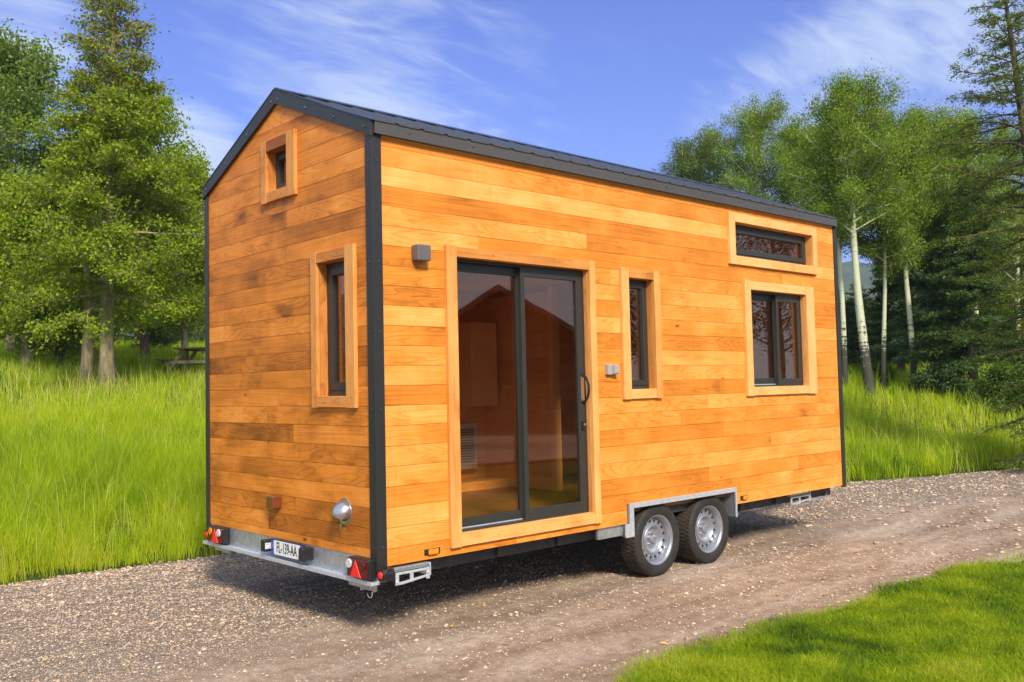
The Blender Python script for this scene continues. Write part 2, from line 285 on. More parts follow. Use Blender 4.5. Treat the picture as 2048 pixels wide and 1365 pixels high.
# ------------------------------------------------------------------ object helpers
def tag(o, label=None, cat=None, group=None, kind=None):
    if label: o['label'] = label
    if cat: o['category'] = cat
    if group: o['group'] = group
    if kind: o['kind'] = kind
    return o
def empty(name, loc=(0, 0, 0), parent=None):
    o = bpy.data.objects.new(name, None); COL.objects.link(o); o.location = loc; o.empty_display_size = .2
    if parent: o.parent = parent
    return o
rnd = random.Random(5)
class MB:
    def __init__(s): s.v = []; s.f = []; s.c = []; s.uv = []; s.m = []
    def add(s, vs, fs, axis=0, tone=.5, m=0, seed=None):
        b = len(s.v); s.v += [tuple(x) for x in vs]
        sd = (rnd.random(), rnd.random()) if seed is None else seed
        for f in fs:
            s.f.append([i+b for i in f]); s.m.append(m)
            for i in f:
                p = vs[i]; o = [p[k] for k in range(3) if k != axis]
                s.uv += [p[axis], o[0]+o[1]]; s.c += [tone, sd[0], sd[1], 1]
        return s
    def box(s, x0, x1, y0, y1, z0, z1, axis=0, tone=.5, m=0, seed=None):
        vs = [(x, y, z) for z in (z0, z1) for y in (y0, y1) for x in (x0, x1)]
        fs = [(0, 2, 3, 1), (4, 5, 7, 6), (0, 1, 5, 4), (2, 6, 7, 3), (0, 4, 6, 2), (1, 3, 7, 5)]
        return s.add(vs, fs, axis, tone, m, seed)
    def prism(s, poly, a0, a1, ax, axis=0, tone=.5, m=0, seed=None):
        # poly: 2D points in the two axes other than ax, extruded along ax
        n = len(poly)
        def mk(p, a):
            q = list(p); q.insert(ax, a); return tuple(q)
        vs = [mk(p, a0) for p in poly] + [mk(p, a1) for p in poly]
        fs = [tuple(range(n)), tuple(range(2*n-1, n-1, -1))] + [(i, i+n, (i+1) % n+n, (i+1) % n) for i in range(n)]
        return s.add(vs, fs, axis, tone, m, seed)
    def cyl(s, p0, p1, r0, r1=None, n=16, m=0, tone=.5, cap=True):
        r1 = r0 if r1 is None else r1
        p0 = Vector(p0); p1 = Vector(p1); d = (p1-p0).normalized(); a = d.orthogonal().normalized(); b = d.cross(a)
        vs = []
        for p, r in ((p0, r0), (p1, r1)):
            for i in range(n):
                t = 2*PI*i/n; vs.append(tuple(p + a*math.cos(t)*r + b*math.sin(t)*r))
        fs = [(i, (i+1) % n, (i+1) % n+n, i+n) for i in range(n)]
        if cap: fs += [tuple(range(n-1, -1, -1)), tuple(range(n, 2*n))]
        return s.add(vs, fs, 0, tone, m)
    def tube(s, pts, r, n=8, m=0):
        for a, b in zip(pts[:-1], pts[1:]): s.cyl(a, b, r, r, n, m)
        return s
    def lathe(s, prof, c, ax, n=48, m=0, mfun=None):
        # prof: (radius, offset along ax); axis of revolution = ax (0,1,2) through c
        o = [k for k in range(3) if k != ax]; vs = []
        for r, h in prof:
            for i in range(n):
                t = 2*PI*i/n; p = [0, 0, 0]; p[ax] = c[ax]+h; p[o[0]] = c[o[0]]+r*math.cos(t); p[o[1]] = c[o[1]]+r*math.sin(t); vs.append(tuple(p))
        for j in range(len(prof)-1):
            fs = [(j*n+i, j*n+(i+1) % n, (j+1)*n+(i+1) % n, (j+1)*n+i) for i in range(n)]
            if j == 0: base = len(s.v); s.v += vs
            for f in fs:
                s.f.append([q+base for q in f]); s.m.append(m if mfun is None else mfun(j))
                for q in f: s.uv += [0, 0]; s.c += [.5, .5, .5, 1]
        return s
    def build(s, name, mats, parent=None, bevel=0, smooth=False, fixn=True):
        me = bpy.data.meshes.new(name); me.from_pydata(s.v, [], s.f)
        ul = me.uv_layers.new(name='UVMap'); ul.data.foreach_set('uv', s.uv)
        ca = me.color_attributes.new('tone', 'FLOAT_COLOR', 'CORNER'); ca.data.foreach_set('color', s.c)
        me.polygons.foreach_set('material_index', s.m)
        if not isinstance(mats, (list, tuple)): mats = [mats]
        for x in mats: me.materials.append(x)
        me.update()
        if fixn:
            import bmesh
            bm = bmesh.new(); bm.from_mesh(me); bmesh.ops.recalc_face_normals(bm, faces=bm.faces); bm.to_mesh(me); bm.free()
        o = bpy.data.objects.new(name, me); COL.objects.link(o)
        if parent: o.parent = parent
        if smooth:
            for p in me.polygons: p.use_smooth = True
            me.set_sharp_from_angle(angle=R(32))
        if bevel:
            b = o.modifiers.new('bevel', 'BEVEL'); b.width = bevel; b.segments = 2; b.limit_method = 'ANGLE'; b.angle_limit = R(40)
        return o
def npmesh(name, V, F, mats, colors=None, mi=None, smooth=False):
    # V (n,3); F (m,k) all faces with the same number of corners; colors per vertex (n,3)
    me = bpy.data.meshes.new(name); n = len(V); m, k = F.shape
    me.vertices.add(n); me.vertices.foreach_set('co', np.asarray(V, np.float32).ravel())
    me.loops.add(m*k); me.loops.foreach_set('vertex_index', F.astype(np.int32).ravel())
    me.polygons.add(m); me.polygons.foreach_set('loop_start', np.arange(0, m*k, k, dtype=np.int32)); 
    if mi is not None: me.polygons.foreach_set('material_index', mi.astype(np.int32))
    me.polygons.foreach_set('use_smooth', np.full(m, smooth))
    if colors is not None:
        ca = me.color_attributes.new('tone', 'FLOAT_COLOR', 'POINT'); c4 = np.ones((n, 4), np.float32); c4[:, :3] = colors; ca.data.foreach_set('color', c4.ravel())
    for x in (mats if isinstance(mats, (list, tuple)) else [mats]): me.materials.append(x)
    me.update(calc_edges=True); me.validate(); return me
def link(name, me, parent=None):
    o = bpy.data.objects.new(name, me); COL.objects.link(o)
    if parent: o.parent = parent
    return o
rng = np.random.default_rng(11)
def vnoise(x, y, seed=0):
    xi = np.floor(x).astype(np.int64); yi = np.floor(y).astype(np.int64); fx = x-xi; fy = y-yi
    fx = fx*fx*(3-2*fx); fy = fy*fy*(3-2*fy)
    def h(a, b):
        n = (a*374761393 + b*668265263 + seed*974711) & 0x7fffffff
        n = ((n ^ (n >> 13))*1274126177) & 0x7fffffff
        return ((n ^ (n >> 16)) & 0xffff)/65535.0
    return (h(xi, yi)*(1-fx)+h(xi+1, yi)*fx)*(1-fy)+(h(xi, yi+1)*(1-fx)+h(xi+1, yi+1)*fx)*fy

# ------------------------------------------------------------------ ground, road, hills
FX = np.array([-60, -12, -4, -1.2, .7, 3, 6, 8, 10.25, 14.17, 20, 30, 60, 200.]); FY = np.array([9, 5.2, 4.3, 4.02, 3.93, 3.86, 3.45, 2.9, 2.24, .96, -1.3, -5.5, -20, -95.])
NX = np.array([-60, -8, -3, 0, .5, 1.4, 2.4, 3.67, 6.02, 10, 14, 20, 30, 60, 200.]); NY = np.array([-75, -12, -6.0, -2.1, -1.56, -1.43, -1.52, -1.62, -1.76, -2.5, -3.9, -6.6, -12, -28, -105.])
def yfar(x): return np.interp(x, FX, FY) + .10*(vnoise(x*1.7, x*0, 3)-.5) + .07*(vnoise(x*6, x*0, 4)-.5)
def ynear(x): return np.interp(x, NX, NY) + .10*(vnoise(x*1.9, x*0, 5)-.5) + .06*(vnoise(x*7, x*0, 6)-.5)
def sfar(x, y):
    k = np.interp(x, [3, 9, 16], [1, .95, .93]); return (y-np.interp(x, FX, FY))*k
def gz(x, y):
    s = np.maximum(sfar(x, y), 0); z = 5.6*(1-np.exp(-s/31.0))*(1-np.exp(-s/1.2)) 
    z = z + .10*(vnoise(x*.35, y*.35, 9)-.5)*np.minimum(1, s/3)
    return z
def axis_pts(a, b, step, far, g=1.25):
    core = list(np.arange(a, b, step)); o = []; x = b; d = step
    while x < far: x += d; d *= g; o.append(x)
    l = []; x = a; d = step
    while x > -far: x -= d; d *= g; l.append(x)
    return np.array(l[::-1]+core+o)
gx = axis_pts(-8, 40, .4, 1500); gy = axis_pts(-10, 45, .4, 1500)
X, Y = np.meshgrid(gx, gy, indexing='ij'); Z = gz(X, Y)
Z = np.where((Y < yfar(X)-.05) & (Y > ynear(X)+.05), Z-.06, Z)
V = np.stack([X.ravel(), Y.ravel(), Z.ravel()], 1); ni, nj = X.shape
I, J = np.meshgrid(np.arange(ni-1), np.arange(nj-1), indexing='ij'); a = (I*nj+J).ravel()
F = np.stack([a, a+nj, a+nj+1, a+1], 1)
tag(link('ground', npmesh('ground', V, F, M['ground'], smooth=True)), kind='structure')
# road sheet
xs = np.concatenate([np.arange(-40, -5, .6), np.arange(-5, 16, .06), np.arange(16, 90, .6)]); ts = np.linspace(0, 1, 110)
Xr, T = np.meshgrid(xs, ts, indexing='ij'); yn = ynear(Xr); yf = yfar(Xr); Yr = yn-.5+(yf-yn+.95)*T
Yr = np.maximum(Yr, -70)
def roadz(x, y):
    z = .016*(vnoise(x*1.3, y*1.3, 21)-.5)+.020*(vnoise(x*3.5, y*6, 22)-.5)+.013*(vnoise(x*14, y*16, 23)-.5)
    for c, dpt in ((-.05, .022), (-1.15, .016), (.75, -.012)):
        yy = y-(np.interp(x, [5, 14, 30], [0, -1.7, -8]))
        z = z-dpt*np.exp(-((yy-c-.12*np.sin(x*.6))/.22)**2)
    edge = np.minimum(y-ynear(x), yfar(x)-y); z = z*np.clip(edge/.3, 0, 1)+np.minimum(edge, 0)*.10
    # the wheels stand on level ground
    near = np.exp(-(((x-3.2)/.8)**2))*np.exp(-((y-.1)/.35)**2) ; return z*(1-near)+.004
Zr = roadz(Xr, Yr)+gz(Xr, Yr)
def gravel(x, y):
    yy = y-np.interp(x, [5, 9, 14, 30], [0, -.4, -1.9, -8])
    b = .18+.9*(vnoise(x*.9, y*1.6, 31)-.5)+.5*(vnoise(x*3, y*4, 32)-.5)
    g = np.clip((yy-b)/1.1, 0, 1)
    return g
G = gravel(Xr, Yr)
V = np.stack([Xr.ravel(), Yr.ravel(), Zr.ravel()], 1); ni, nj = Xr.shape
I, J = np.meshgrid(np.arange(ni-1), np.arange(nj-1), indexing='ij'); a = (I*nj+J).ravel()
F = np.stack([a, a+nj, a+nj+1, a+1], 1)
tag(link('road', npmesh('road', V, F, M['road'], np.stack([G.ravel()]*3, 1), smooth=True)), kind='structure')
# far wooded hills, a real ridge some hundred metres off
ha = np.linspace(R(-25), R(125), 160); hr = np.linspace(330, 900, 26)
A_, R_ = np.meshgrid(ha, hr, indexing='ij')
prof = np.sin(np.clip((R_-330)/400, 0, 1)*PI/2)
hh = (46+34*vnoise(A_*9, R_*0, 41)+14*vnoise(A_*31, R_*0+5, 42)+6*vnoise(A_*90, R_*.02, 43))*prof
Vh = np.stack([(CAM[0]+R_*np.cos(A_)).ravel(), (CAM[1]+R_*np.sin(A_)).ravel(), (hh+4).ravel()], 1); ni, nj = A_.shape
I, J = np.meshgrid(np.arange(ni-1), np.arange(nj-1), indexing='ij'); a = (I*nj+J).ravel(); F = np.stack([a, a+nj, a+nj+1, a+1], 1)
tag(link('hills', npmesh('hills', Vh, F, M['hill'], smooth=True)), kind='structure')

def at(px, py, lift=0.0):
    d = ray(px, py); t = 3.0
    while t < 400:
        p = CAM+d*t
        if p[2] <= gz(np.array([p[0]]), np.array([p[1]]))[0]+lift: return Vector((p[0], p[1], gz(np.array([p[0]]), np.array([p[1]]))[0]))
        t += .05
    return Vector(p)
def along(px, depth):
    d = ray(px, 700); p = CAM+d*depth; return Vector((p[0], p[1], gz(np.array([p[0]]), np.array([p[1]]))[0]))
def ztop(px, py, P):
    d = ray(px, py); k = (Vector(P)-Vector(CAM)).xy.length/math.hypot(d[0], d[1]); return CAM[2]+d[2]*k

# ------------------------------------------------------------------ the tiny house on its trailer
L, W, ZE, ZR = 6.0, 2.5, 3.30, 3.90
house = empty('tiny_house', (0, 0, 0))
tag(house, 'orange cedar clad tiny house on a twin axle trailer parked on the gravel', 'tiny house')
ZB, PZ = .603, .1313
def subtract(rects, o):
    res = []
    for (a, b, c, d_) in rects:
        x0, x1, z0, z1 = o
        if x1 <= a or x0 >= b or z1 <= c or z0 >= d_: res.append((a, b, c, d_)); continue
        if x0 > a: res.append((a, x0, c, d_))
        if x1 < b: res.append((x1, b, c, d_))
        m0, m1 = max(a, x0), min(b, x1)
        if z0 > c: res.append((m0, m1, c, z0))
        if z1 < d_: res.append((m0, m1, z1, d_))
    return res
def clip(poly, a, b, c):   # keep a*x+b*z<=c
    out = []
    for i in range(len(poly)):
        p, q = poly[i], poly[(i+1) % len(poly)]
        fp, fq = a*p[0]+b*p[1]-c, a*q[0]+b*q[1]-c
        if fp <= 0: out.append(p)
        if fp*fq < 0: t = fp/(fp-fq); out.append((p[0]+t*(q[0]-p[0]), p[1]+t*(q[1]-p[1])))
    return out
SL = (ZR-3.392)/1.25
DOOR = (.65, 2.042, .607, 2.56); NW = (2.482, 2.852, 1.565, 2.532); TOP = (4.055, 5.515, 2.802, 3.165); SQ = (4.282, 5.34, 1.554, 2.532)
GL = (.286, .695, 1.57, 2.54); GU = (1.056, 1.412, 3.12, 3.473)
ARCH = (2.43, 3.985, .30, .652)
rowsL = {20: [(0, .40), (4.071, .45), (5.115, .5)], 19: [(0, .66), (.886, .52), (2.012, .42), (5.55, .6)], 18: [(0, .88), (5.569, .5)], 17: [(0, .34), (5.55, .45)],
         16: [(0, .66), (2.032, .34), (5.55, .82)], 15: [(0, .80), (.897, .34), (3.3, .42), (4.913, .5)], 14: [(0, .26), (1.2, .5), (2.3, .55), (5.4, .55)],
         13: [(0, .34), (1.2, .75), (2.7, .66), (5.4, .36)], 12: [(0, .22), (1.2, .30), (2.7, .66), (5.4, .38)], 11: [(0, .76), (1.2, .82), (2.7, .55), (5.4, .75)],
         10: [(0, .22), (1.2, .28), (2.7, .33), (5.4, .55)], 9: [(0, .68), (1.2, .42), (2.7, .72), (5.4, .58)], 8: [(0, .68), (1.2, .52), (2.7, .66), (5.4, .52)],
         7: [(0, .20), (1.2, .32), (2.7, .26), (5.4, .42)], 6: [(0, .76), (1.2, .62), (3.59, .60)], 5: [(0, .55), (1.2, .45), (3.183, .42), (4.199, .46)],
         4: [(0, .70), (1.2, .32), (3.818, .38)], 3: [(0, .66), (1.2, .56), (3.575, .46), (4.605, .60)], 2: [(0, .46), (1.2, .66), (4.077, .58)],
         1: [(0, .74), (1.2, .28), (3.575, .50), (5.089, .30)], 0: [(0, .66), (1.2, .26), (4.066, .60)], -1: [(0, .34), (1.2, .5), (4.066, .62)]}
def nail(mb, wall, u, z):
    r = .0036
    if wall == 'L': mb.add([(u+r*math.cos(t*PI/3), -.0012, z+r*math.sin(t*PI/3)) for t in range(6)], [tuple(range(6))], 0, .5, 1)
    else: mb.add([(-.0012, u+r*math.cos(t*PI/3), z+r*math.sin(t*PI/3)) for t in range(6)], [tuple(range(6))], 0, .5, 1)
wl = MB(); nailx = (.6, 1.1, 1.606, 2.115, 2.444, 2.907, 3.15, 3.664, 4.04, 4.28, 4.864, 5.457)
for k, pl in rowsL.items():
    z0 = ZB+PZ*k; z1 = z0+PZ
    if k == -1: z0 = .492
    if k == 20: z1 = 3.32
    for i, (a, tn) in enumerate(pl):
        b = pl[i+1][0] if i+1 < len(pl) else L-.03
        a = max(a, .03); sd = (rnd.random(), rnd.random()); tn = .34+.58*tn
        rects = [(a+.0008, b-.0008, z0+.0013, z1-.0013)]
        for o in (DOOR, NW, TOP, SQ, ARCH): rects = [q for r_ in rects for q in subtract([r_], o)]
        for (x0, x1, c, d_) in rects: wl.box(x0, x1, 0, .02, c, d_, 0, tn, 0, sd)
    for x in nailx:
        for dz in (.030, .100):
            if any(o[0]-.09 < x < o[1]+.09 and o[2]-.1 < z0+dz < o[3]+.1 for o in (DOOR, NW, TOP, SQ, ARCH)): continue
            nail(wl, 'L', x+rnd.uniform(-.006, .006), ZB+PZ*k+dz if k > -1 else .50+dz*.9)
wallL = wl.build('plank_wall', [M['cedar'], M['nail']], house)
wallL['label'] = 'brightly lit long plank wall with the sliding door'
rowsG = {24: [(0, .5)], 23: [(0, .5)], 22: [(0, .46)], 21: [(0, .62), (1.2, .58)], 20: [(0, .40), (1.2, .45)], 19: [(0, .60), (1.2, .52)], 18: [(0, .30), (1.2, .40)],
         17: [(0, .46), (1.128, .34)], 16: [(0, .36), (1.39, .52)], 15: [(0, .44), (1.13, .32)], 14: [(0, .40), (1.454, .22)], 13: [(0, .38)], 12: [(0, .44)],
         11: [(0, .55)], 10: [(0, .32)], 9: [(0, .18)], 8: [(0, .38)], 7: [(0, .50)], 6: [(0, .42), (1.456, .62)], 5: [(0, .66), (1.06, .10)], 4: [(0, .34), (1.45, .44)],
         3: [(0, .52), (1.04, .30)], 2: [(0, .60), (1.445, .36)], 1: [(0, .20), (1.042, .24)], 0: [(0, .14), (1.45, .50)], -1: [(0, .58)]}
wg = MB(); naily = (.25, .50, .76, 1.017, 1.477, 2.006, 2.4)
for k, pl in rowsG.items():
    z0 = ZB+PZ*k; z1 = z0+PZ
    if k == -1: z0 = .546
    for i, (a, tn) in enumerate(pl):
        b = pl[i+1][0] if i+1 < len(pl) else W-.03
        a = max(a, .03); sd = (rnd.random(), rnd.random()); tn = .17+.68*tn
        rects = [(a+.0008, b-.0008, z0+.0013, z1-.0013)]
        for o in (GL, GU): rects = [q for r_ in rects for q in subtract([r_], o)]
        for (y0, y1, c, d_) in rects:
            poly = [(y0, c), (y1, c), (y1, d_), (y0, d_)]
            poly = clip(poly, -SL, 1, 3.392-.03); poly = clip(poly, SL, 1, 3.392+SL*W-.03)
            if len(poly) >= 3: wg.prism(poly, 0, .02, 0, 1, tn, 0, sd)
    for y in naily:
        for dz in (.030, .100):
            zc = z0+dz if k > -1 else .58
            if zc > 3.33+min(y, W-y)*SL or any(o[0]-.1 < y < o[1]+.1 and o[2]-.1 < zc < o[3]+.1 for o in (GL, GU)): continue
            nail(wg, 'G', y+rnd.uniform(-.006, .006), zc)
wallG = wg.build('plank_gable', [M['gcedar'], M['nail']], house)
wallG['label'] = 'shaded gable wall with darker stained planks'
# the two walls turned away from the photograph
wb = MB()
for k in range(-1, 21):
    z0 = ZB+PZ*k if k > -1 else .492; z1 = ZB+PZ*(k+1)
    sd = (rnd.random(), rnd.random()); tn = rnd.uniform(.3, .7)
    for q_ in subtract([(.03, 5.97, z0+.001, z1-.001)], (.30, .98, 1.25, 2.45)): wb.box(q_[0], q_[1], W-.02, W, q_[2], q_[3], 0, tn, 0, sd)
wb.build('plank_wall', M['cedar'], house)
wf = MB()
for k in range(-1, 25):
    z0 = ZB+PZ*k if k > -1 else .492; z1 = ZB+PZ*(k+1)
    poly = [(.03, z0+.001), (W-.03, z0+.001), (W-.03, z1-.001), (.03, z1-.001)]
    poly = clip(poly, -SL, 1, 3.36); poly = clip(poly, SL, 1, 3.36+SL*W)
    if len(poly) >= 3: wf.prism(poly, L-.02, L, 0, 1, rnd.uniform(.3, .7))
wf.build('plank_gable', M['cedar'], house)

def core(parent, wall, rng_, openings, gable=False):
    mb = MB(); k = 0; z = .62
    while z < 3.86:
        z1 = z+.14
        rects = [(rng_[0], rng_[1], z+.001, z1-.001)]
        for o in openings: rects = [q for r_ in rects for q in subtract([r_], o)]
        tn = rnd.uniform(.35, .75)
        for (u0, u1, c, d_) in rects:
            poly = [(u0, c), (u1, c), (u1, d_), (u0, d_)]
            if gable: poly = clip(clip(poly, -SL, 1, 3.28), SL, 1, 3.28+SL*W)
            elif c > 3.2: continue
            if len(poly) < 3: continue
            if wall == 'L': mb.prism(poly, .022, .095, 1, 0, tn)
            elif wall == 'B': mb.prism(poly, W-.095, W-.022, 1, 0, tn)
            elif wall == 'G': mb.prism(poly, .022, .095, 0, 1, tn)
            else: mb.prism(poly, L-.095, L-.022, 0, 1, tn)
        z = z1
    return mb.build('inner_wall', M['inwood'], parent)
shrink = lambda o: (o[0], o[1], o[2], o[3])
core(house, 'L', (.096, L-.096), [DOOR, NW, TOP, SQ]); FILL_WINDOW = (.30, .98, 1.25, 2.45); core(house, 'B', (.096, L-.096), [FILL_WINDOW])
core(house, 'G', (.02, W-.02), [GL, GU], True); core(house, 'E', (.02, W-.02), [], True)
MB().box(.096, L-.096, .096, W-.096, .56, .612, 0, .3).build('interior_floor', M['floorwood'], house)
# interior things seen through the glass
pt = MB(); z = .615
while z < 2.55: pt.box(3.0, 3.06, 1.42, 2.40, z, z+.128, 1, rnd.uniform(.3, .6)); z += .13
pt.box(2.985, 3.075, 1.36, 1.418, .613, 2.6, 2, .8)
pt.build('partition_wall', M['inwood'], house)
MB().box(2.2, 5.9, .10, 2.40, 2.62, 2.68, 0, .5).build('loft_floor', M['inwood'], house)
r = MB(); r.box(2.33, 2.80, 2.30, 2.385, .80, 1.27, 0, .5, 0); r.build('radiator', M['cream'], house, .012)
g = MB()
for i in range(13): g.box(2.37, 2.75, 2.292, 2.299, .87+i*.027, .885+i*.027, 0, .5, 0)
g.build('radiator_grille', M['grille'], house)
MB().box(2.2, 2.99, 2.05, 2.395, .613, .70, 0, .55).build('interior_step', M['inwood'], house)
MB().box(2.60, 2.95, 2.14, 2.394, 1.44, 2.29, 2, 1.0).build('lit_patch_block', M['inwood'], house, .004)  # added block; its bright orange wood stands in for a lit wall patch
sh = MB()
for z in (1.75, 2.12): sh.box(4.7, 5.88, 2.16, 2.395, z, z+.025, 0, .75)
sh.build('wall_shelf', M['inwood'], house)
# roof slab and ribbed sheet
rf = MB(); t_ = .09
for s_ in (0, 1):
    pts = [(-.005, 3.372), (1.25, 3.372+SL*1.255), (1.25, 3.372+SL*1.255-t_), (-.005, 3.372-t_)]
    if s_: pts = [(W-p[0], p[1]) for p in pts]
    rf.prism(pts, .022, L-.022, 0, 0, .5)
rf.build('roof_deck', M['inwood'], house)
rs = MB(); per = .207; n = int(6.06/per)
prof = []
x = -.015
while x < L+.03:
    prof += [(x, 0), (x+.160, 0), (x+.168, .009), (x+.192, .009), (x+.200, 0)]; x += per
prof = [p for p in prof if p[0] <= L+.03]
for s_ in (0, 1):
    vs = []; fs = []
    nrm = Vector((0, -SL, 1)).normalized()
    for (px_, h) in prof:
        for (yy, zz_) in ((-.045, 3.388-.045*SL), (1.25, 3.388+1.25*SL)):
            for th in (0, -.0025):
                y_ = yy+nrm.y*(h+th+.004); z_ = zz_+nrm.z*(h+th+.004)
                vs.append((px_, y_ if not s_ else W-y_, z_))
    for i in range(len(prof)-1):
        b = i*4; c = b+4
        fs += [(b, b+2, c+2, c), (b+1, c+1, c+3, b+3), (b, c, c+1, b+1), (b+2, b+3, c+3, c+2)]
    rs.add(vs, fs, 0)
roof = rs.build('roof', M['roofm'], house)
MB().prism([(1.10, 3.852), (1.25, 3.913), (1.40, 3.852), (1.40, 3.860), (1.25, 3.922), (1.10, 3.860)], -.02, L+.03, 0).build('ridge_cap', M['roofm'], roof)
# gable fascias with bolts
for xf in (-.026, L+.002):
    fb = MB()
    for s_ in (0, 1):
        pts = [(-.022, 3.376), (1.25, ZR+.006), (1.25, ZR-.104), (.0, 3.284), (-.022, 3.276)]
        if s_: pts = [(W-p[0], p[1]) for p in pts]
        fb.prism(pts, xf, xf+.024, 0, 0, .5, 0)
        top = [(-.030, 3.373), (1.25, ZR+.012), (1.25, ZR+.006), (-.022, 3.376-.010)]
        if s_: top = [(W-p[0], p[1]) for p in top]
        fb.prism(top, xf-.004, xf+.06, 0, 0, .5, 0)
        for yb in (.05, .42, .80, 1.20):
            y_ = yb if not s_ else W-yb
            zb = 3.385+yb*SL-.055
            if xf < 0: fb.cyl((xf-.006, y_, zb), (xf, y_, zb), .009, .009, 10, 1)
    fb.build('gable_fascia', [M['anth'], M['bolt']], house, .0015)
# eave trims
for yb, y1 in ((-.040, -.0), (W, W+.04)):
    e = MB(); e.box(.0, L+.006, yb, y1, 3.294, 3.392, 0, .5, 0)
    e.box(.0, L+.006, yb-.004 if yb < 0 else y1, yb if yb < 0 else y1+.004, 3.290, 3.300, 0, .5, 0)
    if yb < 0:
        for i in range(11): e.cyl((.28+i*.55, yb-.005, 3.335-.004*(i % 2)), (.28+i*.55, yb, 3.335), .006, .006, 8, 1)
    e.build('eave_trim', [M['gutter'], M['bolt']], house, .003)
# corner posts: folded sheet angles
def cpost(x0, x1, y0, y1, sx, sy, zb, name='corner_post'):
    mb = MB(); t = .012
    # long-wall leg and gable leg
    mb.box(x0, x1, y0 if sy < 0 else y1-t, y0+t if sy < 0 else y1, zb, 3.300, 2)
    mb.box(x0 if sx < 0 else x1-t, x0+t if sx < 0 else x1, y0+t if sy < 0 else y0, y1 if sy < 0 else y1-t, zb, 3.300, 2)
    for z in (3.12, 2.46, 1.50, .62, 2.0) if sx < 0 else (3.1, 2.3, 1.4, .6):
        if sy < 0: mb.cyl(((x0+x1)/2+.004*-sx, y0-.005, z), ((x0+x1)/2+.004*-sx, y0, z), .008, .008, 10, 1)
        if sx < 0: mb.cyl((x0-.005, (y0+y1)/2, z), (x0, (y0+y1)/2, z), .008, .008, 10, 1)
    return mb.build(name, [M['anth'], M['bolt']], house, .0015)
cpost(-.013, .062, -.013, .066, -1, -1, .474); cpost(-.013, .05, W-.046, W+.013, -1, 1, .50)
cpost(L-.032, L+.036, -.012, .05, 1, -1, .474); cpost(L-.05, L+.012, W-.05, W+.012, 1, 1, .474)

# ---- windows and door
def wbox(mb, wall, u0, u1, z0, z1, d0, d1, ax='u', tone=.5, m=0):
    if wall == 'L': mb.box(u0, u1, d0, d1, z0, z1, 0 if ax == 'u' else 2, tone, m)
    else: mb.box(d0, d1, u0, u1, z0, z1, 1 if ax == 'u' else 2, tone, m)
def ring(mb, wall, u0, u1, z0, z1, w_, d0, d1, m=0):
    wl_, wr, wt, wb_ = w_ if isinstance(w_, tuple) else (w_,)*4
    wbox(mb, wall, u0, u0+wl_, z0, z1, d0, d1, 'z', .5, m); wbox(mb, wall, u1-wr, u1, z0, z1, d0, d1, 'z', .5, m)
    wbox(mb, wall, u0+wl_, u1-wr, z1-wt, z1, d0, d1, 'u', .5, m); wbox(mb, wall, u0+wl_, u1-wr, z0, z0+wb_, d0, d1, 'u', .5, m)
def trim(wall, par, outer, inner, style='stiles', tones=(.6, .6, .6, .6), reveal=.085):
    a0, a1, c0, c1 = outer; b0, b1, e0, e1 = inner; mb = MB()
    tl, tr, tt, tb = tones
    D0, D1 = -.030, -.001
    wbox(mb, wall, a0, b0, c0, c1, D0, D1, 'z', tl)
    if style == 'stiles':
        wbox(mb, wall, b1, a1, c0, c1, D0, D1, 'z', tr)
        wbox(mb, wall, b0+.001, b1-.001, e1, c1-.006, D0+.003, D1, 'u', tt); wbox(mb, wall, b0+.001, b1-.001, c0+.004, e0, D0+.003, D1, 'u', tb)
    else:
        wbox(mb, wall, b0+.001, a1, e1, c1, D0+.001, D1, 'u', tt); wbox(mb, wall, b0+.001, a1, c0, e0, D0+.001, D1, 'u', tb)
        wbox(mb, wall, b1, a1, e0+.001, e1-.001, D0, D1, 'z', tr)
    q = .0185
    wbox(mb, wall, b0-q, b0+.001, e0-q, e1+q, .001, reveal, 'z', tl-.1); wbox(mb, wall, b1-.001, b1+q, e0-q, e1+q, .001, reveal, 'z', tr-.15)
    wbox(mb, wall, b0+.002, b1-.002, e1-.001, e1+q, .001, reveal, 'u', tt-.1); wbox(mb, wall, b0+.002, b1-.002, e0-q, e0+.001, .001, reveal, 'u', tb)
    # screws, two or three to a board
    def sc_(u, z):
        c = (u, D0-.0015, z) if wall == 'L' else (D0-.0015, u, z); c2 = (u, D0+.002, z) if wall == 'L' else (D0+.002, u, z)
        mb.cyl(c, c2, .0042, .0042, 6, 1)
    for k in range(3 if c1-c0 > .7 else 2):
        zz_ = c0+.07+(c1-c0-.14)*k/(2 if c1-c0 > .7 else 1)
        sc_((a0+b0)/2, zz_); sc_((b1+a1)/2, zz_+.012)
    for q_ in (.25, .75): sc_(b0+(b1-b0)*q_, (e1+c1)/2); sc_(b0+(b1-b0)*q_, (c0+e0)/2)
    return mb.build('trim', [M['trimwood'], M['bolt']], par, .002)
def pane(wall, par, u0, u1, z0, z1, d):
    mb = MB(); wbox(mb, wall, u0, u1, z0, z1, d, d+.006); return mb.build('pane', M['glass'], par)
def hinged(wall, label, outer, inner, fw=.034, sw=.046, style='stiles', tones=(.6, .6, .6, .6)):
    b0, b1, e0, e1 = inner; mb = MB()
    ring(mb, wall, b0+.001, b1-.001, e0+.001, e1-.001, fw, .058, .115)
    o = mb.build('window', M['alu'], house, .002); o['label'] = label
    ms = MB(); ring(ms, wall, b0+fw+.002, b1-fw-.002, e0+fw+.002, e1-fw-.002, sw, .050, .100)
    ring(ms, wall, b0+fw+sw, b1-fw-sw, e0+fw+sw, e1-fw-sw, .008, .062, .098)
    ms.build('sash', M['alu'], o, .002)
    pane(wall, o, b0+fw+sw-.002, b1-fw-sw+.002, e0+fw+sw-.002, e1-fw-sw+.002, .072)
    trim(wall, o, outer, inner, style, tones)
    return o
